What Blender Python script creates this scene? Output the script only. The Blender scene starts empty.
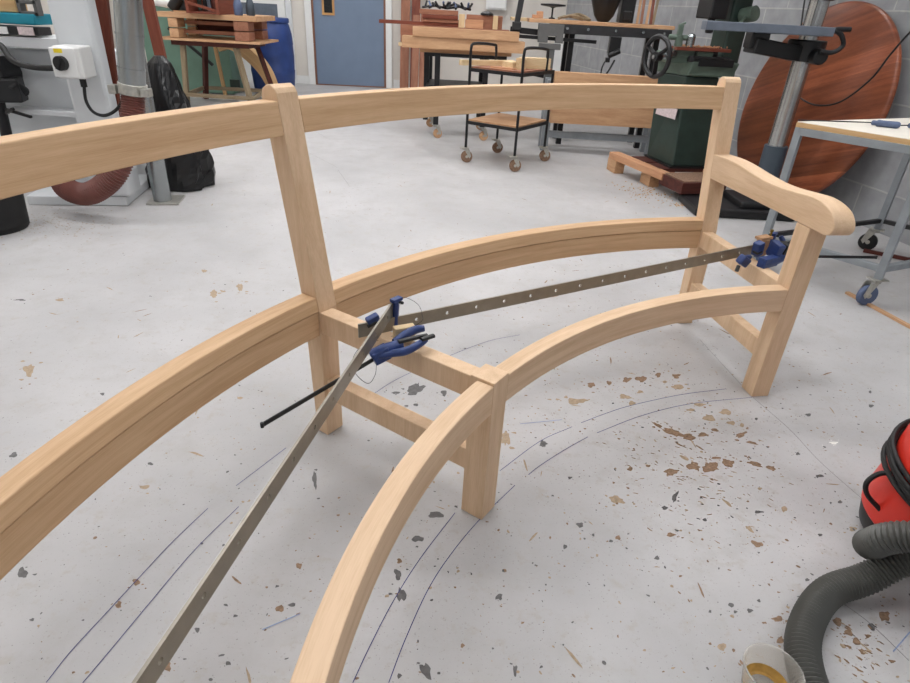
import bpy, math, random
from mathutils import Vector, Matrix, Euler
from math import pi, sin, cos, radians as R
random.seed(7)
SC = bpy.context.scene
COL = SC.collection

# ------------------------------------------------------------------ materials
def lin(r, g, b):
    f = lambda c: (c/255)/12.92 if c/255 <= .04045 else ((c/255+.055)/1.055)**2.4
    return (f(r), f(g), f(b), 1)
def newmat(name):
    m = bpy.data.materials.new(name); m.use_nodes = True
    nt = m.node_tree; b = nt.nodes['Principled BSDF']
    return m, nt, b
def N(nt, typ, **kw):
    n = nt.nodes.new(typ)
    for k, v in kw.items():
        if k in n.inputs: n.inputs[k].default_value = v
        else: setattr(n, k, v)
    return n
def plain(name, rgb, rough=.5, metal=0, var=.12, scale=14, spec=.5, bump=0, trans=0):
    m, nt, b = newmat(name)
    c = lin(*rgb)
    tc = N(nt, 'ShaderNodeTexCoord')
    no = N(nt, 'ShaderNodeTexNoise'); no.inputs['Scale'].default_value = scale; no.inputs['Detail'].default_value = 5
    nt.links.new(tc.outputs['Object'], no.inputs['Vector'])
    cr = N(nt, 'ShaderNodeValToRGB')
    cr.color_ramp.elements[0].position = .3; cr.color_ramp.elements[1].position = .7
    cr.color_ramp.elements[0].color = tuple(x*(1-var) for x in c[:3])+(1,)
    cr.color_ramp.elements[1].color = tuple(min(1, x*(1+var)) for x in c[:3])+(1,)
    nt.links.new(no.outputs['Fac'], cr.inputs['Fac']); nt.links.new(cr.outputs['Color'], b.inputs['Base Color'])
    b.inputs['Roughness'].default_value = rough; b.inputs['Metallic'].default_value = metal
    b.inputs['Specular IOR Level'].default_value = spec
    if trans: b.inputs['Transmission Weight'].default_value = trans
    if bump:
        bp = N(nt, 'ShaderNodeBump'); bp.inputs['Strength'].default_value = bump; bp.inputs['Distance'].default_value = .004
        nt.links.new(no.outputs['Fac'], bp.inputs['Height']); nt.links.new(bp.outputs['Normal'], b.inputs['Normal'])
    return m
def wood(name, a, bb, rough=.6, planks=0, streak=3.0, contrast=1):
    """grain runs along the first component of the mesh attribute 'gv' (metres)"""
    m, nt, b = newmat(name)
    at = N(nt, 'ShaderNodeAttribute'); at.attribute_name = 'gv'
    mp = N(nt, 'ShaderNodeMapping'); mp.inputs['Scale'].default_value = (streak, 28, 28)
    n1 = N(nt, 'ShaderNodeTexNoise'); n1.inputs['Scale'].default_value = 1; n1.inputs['Detail'].default_value = 6; n1.inputs['Distortion'].default_value = .6
    mp2 = N(nt, 'ShaderNodeMapping'); mp2.inputs['Scale'].default_value = (22, 360, 360)
    n2 = N(nt, 'ShaderNodeTexNoise'); n2.inputs['Scale'].default_value = 1; n2.inputs['Detail'].default_value = 3
    nt.links.new(at.outputs['Vector'], mp.inputs['Vector']); nt.links.new(at.outputs['Vector'], mp2.inputs['Vector'])
    nt.links.new(mp.outputs['Vector'], n1.inputs['Vector']); nt.links.new(mp2.outputs['Vector'], n2.inputs['Vector'])
    ad = N(nt, 'ShaderNodeMath', operation='MULTIPLY_ADD'); ad.inputs[1].default_value = .55*contrast
    nt.links.new(n2.outputs['Fac'], ad.inputs[0]); nt.links.new(n1.outputs['Fac'], ad.inputs[2])
    cr = N(nt, 'ShaderNodeValToRGB'); e = cr.color_ramp.elements
    e[0].position = .5; e[1].position = .98; e[0].color = lin(*bb); e[1].color = lin(*a)
    nt.links.new(ad.outputs['Value'], cr.inputs['Fac'])
    col = cr.outputs['Color']
    if planks:
        sx = N(nt, 'ShaderNodeSeparateXYZ'); nt.links.new(at.outputs['Vector'], sx.inputs['Vector'])
        mu = N(nt, 'ShaderNodeMath', operation='MULTIPLY'); mu.inputs[1].default_value = 1/planks
        nt.links.new(sx.outputs['Y'], mu.inputs[0])
        fl = N(nt, 'ShaderNodeMath', operation='FLOOR'); nt.links.new(mu.outputs['Value'], fl.inputs[0])
        wn = N(nt, 'ShaderNodeTexWhiteNoise', noise_dimensions='1D'); nt.links.new(fl.outputs['Value'], wn.inputs['W'])
        hs = N(nt, 'ShaderNodeHueSaturation')
        mr = N(nt, 'ShaderNodeMapRange'); mr.inputs['To Min'].default_value = .62; mr.inputs['To Max'].default_value = 1.35
        nt.links.new(wn.outputs['Value'], mr.inputs['Value']); nt.links.new(mr.outputs['Result'], hs.inputs['Value'])
        nt.links.new(col, hs.inputs['Color']); col = hs.outputs['Color']
    nt.links.new(col, b.inputs['Base Color']); b.inputs['Roughness'].default_value = rough
    b.inputs['Specular IOR Level'].default_value = .3
    return m
M = {}
M['bench'] = wood('pale_iroko', (228, 198, 165), (208, 174, 138))
M['bench_hon'] = wood('honey_iroko', (216, 182, 144), (194, 156, 118))
M['tan'] = wood('tan_timber', (206, 166, 128), (176, 132, 96))
M['ply'] = wood('yellow_timber', (222, 198, 158), (200, 170, 128))
M['orange'] = wood('orange_pine', (204, 156, 120), (180, 130, 96))
M['brown'] = wood('brown_hardwood', (162, 112, 88), (132, 86, 66))
M['redwood'] = wood('red_hardwood', (128, 70, 52), (100, 48, 36))
M['disc'] = wood('mahogany_planks', (146, 84, 56), (104, 54, 37), rough=.32, planks=.125, streak=1.5)
M['darkred'] = wood('dark_red_timber', (92, 48, 40), (62, 32, 28))
M['dirtywood'] = wood('worn_timber', (150, 134, 108), (110, 94, 74))
M['alu'] = plain('brushed_steel', (150, 144, 132), .4, .7, .08, 30)
M['galv'] = plain('galvanised_steel', (158, 163, 164), .27, .9, .04, 25)
M['chrome'] = plain('worn_chrome', (180, 180, 178), .22, .9, .07, 20)
M['zinc'] = plain('zinc_plate', (178, 176, 168), .4, .6, .15, 60)
M['blue'] = plain('blue_plastic', (40, 62, 118), .4, 0, .15, 60)
M['bluebarrel'] = plain('blue_drum_plastic', (40, 64, 122), .45, 0, .15, 8)
M['bluegrey'] = plain('blue_grey_rubber', (84, 98, 128), .5)
M['black'] = plain('black_plastic', (20, 20, 22), .45)
M['blackmetal'] = plain('black_metal', (30, 30, 32), .4, .3)
M['darkgrey'] = plain('dark_grey_iron', (50, 50, 52), .5, .3, .2)
M['greypaint'] = plain('grey_painted_steel', (142, 148, 152), .45, .1)
M['bargrey'] = plain('blue_grey_steel', (104, 112, 124), .45, .3)
M['slate'] = plain('slate_sleeve', (62, 72, 82), .55)
M['castgrey'] = plain('grey_cast_iron', (98, 98, 97), .5, .2)
M['green'] = plain('dark_green_enamel', (44, 60, 54), .4, 0, .15)
M['greenlight'] = plain('green_enamel', (90, 106, 94), .4, 0, .2)
M['greenpanel'] = plain('green_panel', (104, 136, 120), .6, 0, .1, 5)
M['white'] = plain('white_paint', (216, 218, 220), .45, 0, .03, 6)
M['whitegrey'] = plain('off_white_enamel', (212, 215, 217), .45, 0, .04, 6)
M['wall'] = plain('white_wall_paint', (214, 208, 200), .8, 0, .03, 3)
M['trimw'] = plain('white_gloss_trim', (228, 228, 226), .4, 0, .02)
M['door'] = plain('blue_grey_door_paint', (112, 128, 150), .5, 0, .05, 5)
M['doorframe'] = wood('door_lipping', (140, 100, 80), (112, 76, 60))
M['oak'] = wood('oak_bead', (206, 160, 106), (180, 130, 80))
M['glassdark'] = plain('dark_glass', (30, 32, 34), .12)
M['yellow'] = plain('yellow_label', (238, 212, 40), .5)
M['teal'] = plain('teal_plastic', (20, 130, 150), .5)
M['bag'] = plain('black_bin_liner', (13, 13, 15), .28, 0, .3, 12, bump=.6)
M['rubber'] = plain('black_rubber', (20, 20, 21), .6)
M['hose'] = plain('grey_ribbed_hose', (82, 82, 78), .42, 0, .1)
M['redhose'] = plain('red_brown_hose', (112, 66, 58), .5, 0, .15, 10)
M['red'] = plain('red_vacuum_plastic', (214, 50, 36), .35, 0, .05)
M['label'] = plain('paper_label', (206, 190, 190), .6, 0, .15, 80)
M['skin_ply'] = wood('birch_ply', (214, 178, 130), (190, 150, 104))
M['tabletop'] = plain('white_laminate', (232, 226, 214), .5, 0, .04, 12)
M['dust'] = plain('sawdust', (206, 168, 122), .95, 0, .3, 90)
M['dustbrown'] = plain('wood_chippings', (132, 104, 84), .95, 0, .45, 120)
M['brass'] = plain('brass_screw', (150, 130, 70), .4, .8)
m, nt, b = newmat('clear_plastic_cup')
b.inputs['Base Color'].default_value = (.92, .9, .86, 1); b.inputs['Roughness'].default_value = .25
b.inputs['Transmission Weight'].default_value = .8; b.inputs['IOR'].default_value = 1.12
tr = N(nt, 'ShaderNodeTexNoise'); tr.inputs['Scale'].default_value = 30; M['cup'] = m
M['glue'] = plain('amber_glue', (196, 156, 84), .25, 0, .2, 60)
m, nt, b = newmat('lamp_diffuser'); b.inputs['Base Color'].default_value = (.9, .9, .9, 1)
b.inputs['Emission Color'].default_value = (1, .995, 1, 1); b.inputs['Emission Strength'].default_value = 23; M['lamp'] = m

# block wall: attribute gv = (along wall, height, 0)
m, nt, b = newmat('grey_block_wall')
at = N(nt, 'ShaderNodeAttribute'); at.attribute_name = 'gv'
bt = N(nt, 'ShaderNodeTexBrick'); bt.inputs['Scale'].default_value = 1
bt.inputs['Brick Width'].default_value = .5114; bt.inputs['Row Height'].default_value = .2557
bt.inputs['Mortar Size'].default_value = .006; bt.inputs['Mortar Smooth'].default_value = .3
bt.inputs['Color1'].default_value = lin(156, 158, 160); bt.inputs['Color2'].default_value = lin(166, 167, 170); bt.inputs['Mortar'].default_value = lin(186, 186, 184)
nt.links.new(at.outputs['Vector'], bt.inputs['Vector'])
no = N(nt, 'ShaderNodeTexNoise'); no.inputs['Scale'].default_value = 9; no.inputs['Detail'].default_value = 8
nt.links.new(at.outputs['Vector'], no.inputs['Vector'])
mx = N(nt, 'ShaderNodeMix', data_type='RGBA', blend_type='MULTIPLY'); mx.inputs[0].default_value = .5
cr = N(nt, 'ShaderNodeValToRGB'); cr.color_ramp.elements[0].color = (.55, .55, .55, 1); cr.color_ramp.elements[0].position = .3; cr.color_ramp.elements[1].position = .7
nt.links.new(no.outputs['Fac'], cr.inputs['Fac']); nt.links.new(bt.outputs['Color'], mx.inputs[6]); nt.links.new(cr.outputs['Color'], mx.inputs[7])
nt.links.new(mx.outputs[2], b.inputs['Base Color']); b.inputs['Roughness'].default_value = .75
bp = N(nt, 'ShaderNodeBump'); bp.inputs['Strength'].default_value = .5; bp.inputs['Distance'].default_value = .004; bp.invert = True
nt.links.new(bt.outputs['Fac'], bp.inputs['Height']); nt.links.new(bp.outputs['Normal'], b.inputs['Normal'])
M['block'] = m

# painted floor
m, nt, b = newmat('painted_concrete_floor')
tc = N(nt, 'ShaderNodeTexCoord')
def nz(s, d=6, rough=.55):
    n = N(nt, 'ShaderNodeTexNoise'); n.inputs['Scale'].default_value = s; n.inputs['Detail'].default_value = d; n.inputs['Roughness'].default_value = rough
    nt.links.new(tc.outputs['Object'], n.inputs['Vector']); return n
def ramp(src, p0, c0, p1, c1):
    r = N(nt, 'ShaderNodeValToRGB'); e = r.color_ramp.elements
    e[0].position = p0; e[0].color = c0; e[1].position = p1; e[1].color = c1
    nt.links.new(src, r.inputs['Fac']); return r.outputs['Color']
def mixc(fac, a, bcol, typ='MIX'):
    x = N(nt, 'ShaderNodeMix', data_type='RGBA', blend_type=typ)
    if isinstance(fac, float): x.inputs[0].default_value = fac
    else: nt.links.new(fac, x.inputs[0])
    for s, v in ((6, a), (7, bcol)):
        if isinstance(v, tuple): x.inputs[s].default_value = v
        else: nt.links.new(v, x.inputs[s])
    return x.outputs[2]
base = ramp(nz(1.1, 5).outputs['Fac'], .3, lin(170, 169, 169), .7, lin(196, 194, 194))
base = mixc(ramp(nz(7, 8, .65).outputs['Fac'], .5, (0, 0, 0, 1), .75, (.55, .55, .55, 1)), base, lin(168, 165, 161))
base = mixc(ramp(nz(60, 4, .7).outputs['Fac'], .62, (0, 0, 0, 1), .72, (.6, .6, .6, 1)), base, lin(150, 140, 128))
base = mixc(ramp(nz(150, 2, .6).outputs['Fac'], .66, (0, 0, 0, 1), .72, (.6, .6, .6, 1)), base, lin(120, 116, 112))
base = mixc(ramp(nz(18, 6, .7).outputs['Fac'], .56, (0, 0, 0, 1), .68, (.5, .5, .5, 1)), base, lin(172, 164, 154))
nt.links.new(base, b.inputs['Base Color'])
rr = ramp(nz(5, 6).outputs['Fac'], .3, (.36, .36, .36, 1), .7, (.55, .55, .55, 1))
nt.links.new(rr, b.inputs['Roughness']); b.inputs['Specular IOR Level'].default_value = .35
M['floor'] = m
M['chip_dark'] = plain('bare_concrete_chip', (100, 98, 98), .8, 0, .2, 80)
M['chip_brown'] = plain('brown_glue_stain', (140, 114, 92), .8, 0, .3, 110)
M['chip_tan'] = plain('tan_glue_stain', (166, 146, 122), .8, 0, .2, 110)
M['chip_white'] = plain('white_paint_chip', (238, 236, 230), .7)
M['pen'] = plain('pen_line', (66, 66, 120), .8, 0, .2, 60)
M['penblue'] = plain('blue_chalk_line', (140, 156, 190), .8, 0, .2, 60)
M['seam'] = plain('floor_seam', (132, 130, 128), .8, 0, .25, 30)

# ------------------------------------------------------------------ mesh helpers
class MB:
    def __init__(s): s.v = []; s.f = []; s.g = []; s.mi = []; s.smooth = []
    def add(s, vs, fs, gs=None, mi=0, smooth=False):
        o = len(s.v); s.v += [Vector(p) for p in vs]
        s.g += [Vector(p) for p in (gs if gs is not None else vs)]
        for f in fs: s.f.append([o+i for i in f]); s.mi.append(mi); s.smooth.append(smooth)
        return s
    def box(s, c, d, rot=(0, 0, 0), mi=0, ax=None, off=None):
        c = Vector(c); m = rot if isinstance(rot, Matrix) else Euler(rot).to_matrix()
        L = [Vector(((i & 1)-.5, ((i >> 1) & 1)-.5, (i >> 2)-.5)) for i in range(8)]
        L = [Vector((p.x*d[0], p.y*d[1], p.z*d[2])) for p in L]
        if ax is None: ax = max(range(3), key=lambda i: d[i])
        o = Vector((random.random()*9, random.random()*9, random.random()*9)) if off is None else Vector(off)
        ordr = [ax, (ax+1) % 3, (ax+2) % 3]
        gs = [Vector((p[ordr[0]], p[ordr[1]], p[ordr[2]]))+o for p in L]
        F = [(0, 2, 3, 1), (4, 5, 7, 6), (0, 1, 5, 4), (2, 6, 7, 3), (0, 4, 6, 2), (1, 3, 7, 5)]
        return s.add([c+m @ p for p in L], F, gs, mi)
    def bar(s, a, b, w, h, mi=0, up=(0, 0, 1)):
        a = Vector(a); b = Vector(b); d = (b-a); L = d.length; x = d.normalized(); u = Vector(up)
        if abs(x.dot(u)) > .98: u = Vector((0, 1, 0))
        y = u.cross(x).normalized(); z = x.cross(y)
        m = Matrix((x, y, z)).transposed()
        return s.box((a+b)/2, (L, w, h), m, mi, ax=0)
    def sweep(s, secs, closed=False, caps=True, smooth=False, mi=0, grain=True):
        n = len(secs[0]); vs = []; gs = []; L = 0; o = Vector((random.random()*9,)*3)
        per = [0]
        for j in range(1, n): per.append(per[-1]+(Vector(secs[0][j])-Vector(secs[0][j-1])).length)
        prev = None
        for sec in secs:
            c = sum((Vector(p) for p in sec), Vector())/n
            if prev is not None: L += (c-prev).length
            prev = c
            for j, p in enumerate(sec): vs.append(p); gs.append(Vector((L, per[j], (Vector(p)-c).length))+o)
        fs = []
        m = len(secs)
        for i in range(m if closed else m-1):
            i2 = (i+1) % m
            for j in range(n): j2 = (j+1) % n; fs.append((i*n+j, i*n+j2, i2*n+j2, i2*n+j))
        if caps and not closed: fs.append(tuple(range(n))[::-1]); fs.append(tuple((m-1)*n+j for j in range(n)))
        return s.add(vs, fs, gs, mi, smooth)
    def tube(s, pts, r, n=12, mi=0, smooth=True, caps=True, flat=1):
        pts = [Vector(p) for p in pts]; secs = []
        t0 = (pts[1]-pts[0]).normalized(); u = Vector((0, 0, 1)) if abs(t0.z) < .9 else Vector((1, 0, 0))
        x = t0.cross(u).normalized()
        for i, p in enumerate(pts):
            t = (pts[min(i+1, len(pts)-1)]-pts[max(i-1, 0)]).normalized()
            x = (x-t*x.dot(t)).normalized(); y = t.cross(x)
            rr = r[i] if isinstance(r, (list, tuple)) else r
            secs.append([p+x*rr*cos(2*pi*k/n)+y*rr*flat*sin(2*pi*k/n) for k in range(n)])
        return s.sweep(secs, smooth=smooth, caps=caps, mi=mi)
    def cyl(s, a, b, r, n=20, mi=0, r2=None):
        return s.tube([a, b], [r, r if r2 is None else r2], n, mi)
    def lathe(s, prof, c=(0, 0, 0), n=32, mi=0, m=None, smooth=True, ang=0, cap=True):
        m = m or Matrix.Identity(3); c = Vector(c); secs = []
        vs = []
        for r, z in prof:
            for k in range(n):
                a = 2*pi*k/n+ang; vs.append(c+m @ Vector((r*cos(a), r*sin(a), z)))
        fs = []
        for i in range(len(prof)-1):
            for k in range(n): k2 = (k+1) % n; fs.append((i*n+k, i*n+k2, (i+1)*n+k2, (i+1)*n+k))
        if cap and prof[0][0] > 1e-6: fs.append(tuple(range(n))[::-1])
        if cap and prof[-1][0] > 1e-6: fs.append(tuple((len(prof)-1)*n+k for k in range(n)))
        return s.add(vs, fs, None, mi, smooth)
    def prism(s, poly, o, ex, ey, ez, th, mi=0, along=0):
        """poly (a,b) in plane o+a*ex+b*ey, extruded from ez*-th/2 to +th/2"""
        o = Vector(o); ex = Vector(ex); ey = Vector(ey); ez = Vector(ez); n = len(poly)
        vs = [o+ex*a+ey*b-ez*th/2 for a, b in poly]+[o+ex*a+ey*b+ez*th/2 for a, b in poly]
        w = random.random()*9
        g = [Vector((a, b, 0) if along == 0 else (b, a, 0))+Vector((w, w, w)) for a, b in poly]
        g = g+[q+Vector((0, 0, th)) for q in g]
        fs = [tuple(range(n))[::-1], tuple(range(n, 2*n))]+[(i, (i+1) % n, n+(i+1) % n, n+i) for i in range(n)]
        return s.add(vs, fs, g, mi)
    def build(s, name, mats, parent=None, bevel=0, seg=2, label=None):
        me = bpy.data.meshes.new(name); ob = bpy.data.objects.new(name, me)
        lo = Vector([min(p[i] for p in s.v) for i in range(3)]); hi = Vector([max(p[i] for p in s.v) for i in range(3)])
        c = Vector(((lo.x+hi.x)/2, (lo.y+hi.y)/2, lo.z))
        me.from_pydata([p-c for p in s.v], [], s.f); me.update()
        a = me.attributes.new('gv', 'FLOAT_VECTOR', 'POINT')
        for i, g in enumerate(s.g): a.data[i].vector = g
        if not isinstance(mats, (list, tuple)): mats = [mats]
        for mm in mats: me.materials.append(M[mm])
        for i, p in enumerate(me.polygons): p.material_index = s.mi[i]; p.use_smooth = s.smooth[i]
        import bmesh
        bm = bmesh.new(); bm.from_mesh(me); bmesh.ops.recalc_face_normals(bm, faces=bm.faces)
        if any(s.smooth):
            for e in bm.edges:
                if len(e.link_faces) == 2 and e.calc_face_angle(0) > R(38): e.smooth = False
        bm.to_mesh(me); bm.free()
        COL.objects.link(ob); ob.location = c
        if parent is not None:
            ob.parent = parent; ob.matrix_basis = WM[parent.name].inverted() @ Matrix.Translation(c)
        WM[ob.name] = Matrix.Translation(c)
        if bevel:
            bv = ob.modifiers.new('bevel', 'BEVEL'); bv.width = bevel; bv.segments = seg; bv.limit_method = 'ANGLE'; bv.angle_limit = R(35); bv.harden_normals = False
            for p in me.polygons: pass
        if label: ob['label'] = label
        return ob
WM = {}
def thing(name, label, cat, loc, rz=0, group=None):
    o = bpy.data.objects.new(name, None); COL.objects.link(o); o.location = loc; o.rotation_euler.z = rz; o.empty_display_size = .05
    WM[o.name] = Matrix.Translation(Vector(loc)) @ Matrix.Rotation(rz, 4, 'Z')
    o['label'] = label; o['category'] = cat
    if group: o['group'] = group
    return o
def tag(o, label, cat, group=None):
    o['label'] = label; o['category'] = cat
    if group: o['group'] = group
    return o
def struct(o): o['kind'] = 'structure'; return o
def copy_tree(o, parent=None):
    c = o.copy(); COL.objects.link(c)
    if parent is not None: c.parent = parent
    for ch in list(o.children): copy_tree(ch, c)
    return c
def catmull(P, n=8):
    P = [Vector(p) for p in P]; Q = [P[0]*2-P[1]]+P+[P[-1]*2-P[-2]]; out = []
    for i in range(1, len(Q)-2):
        for k in range(n):
            t = k/n; a, b, c, d = Q[i-1:i+3]
            out.append(.5*((2*b)+(c-a)*t+(2*a-5*b+4*c-d)*t*t+(3*b-a-3*c+d)*t**3))
    out.append(P[-1]); return out
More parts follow.
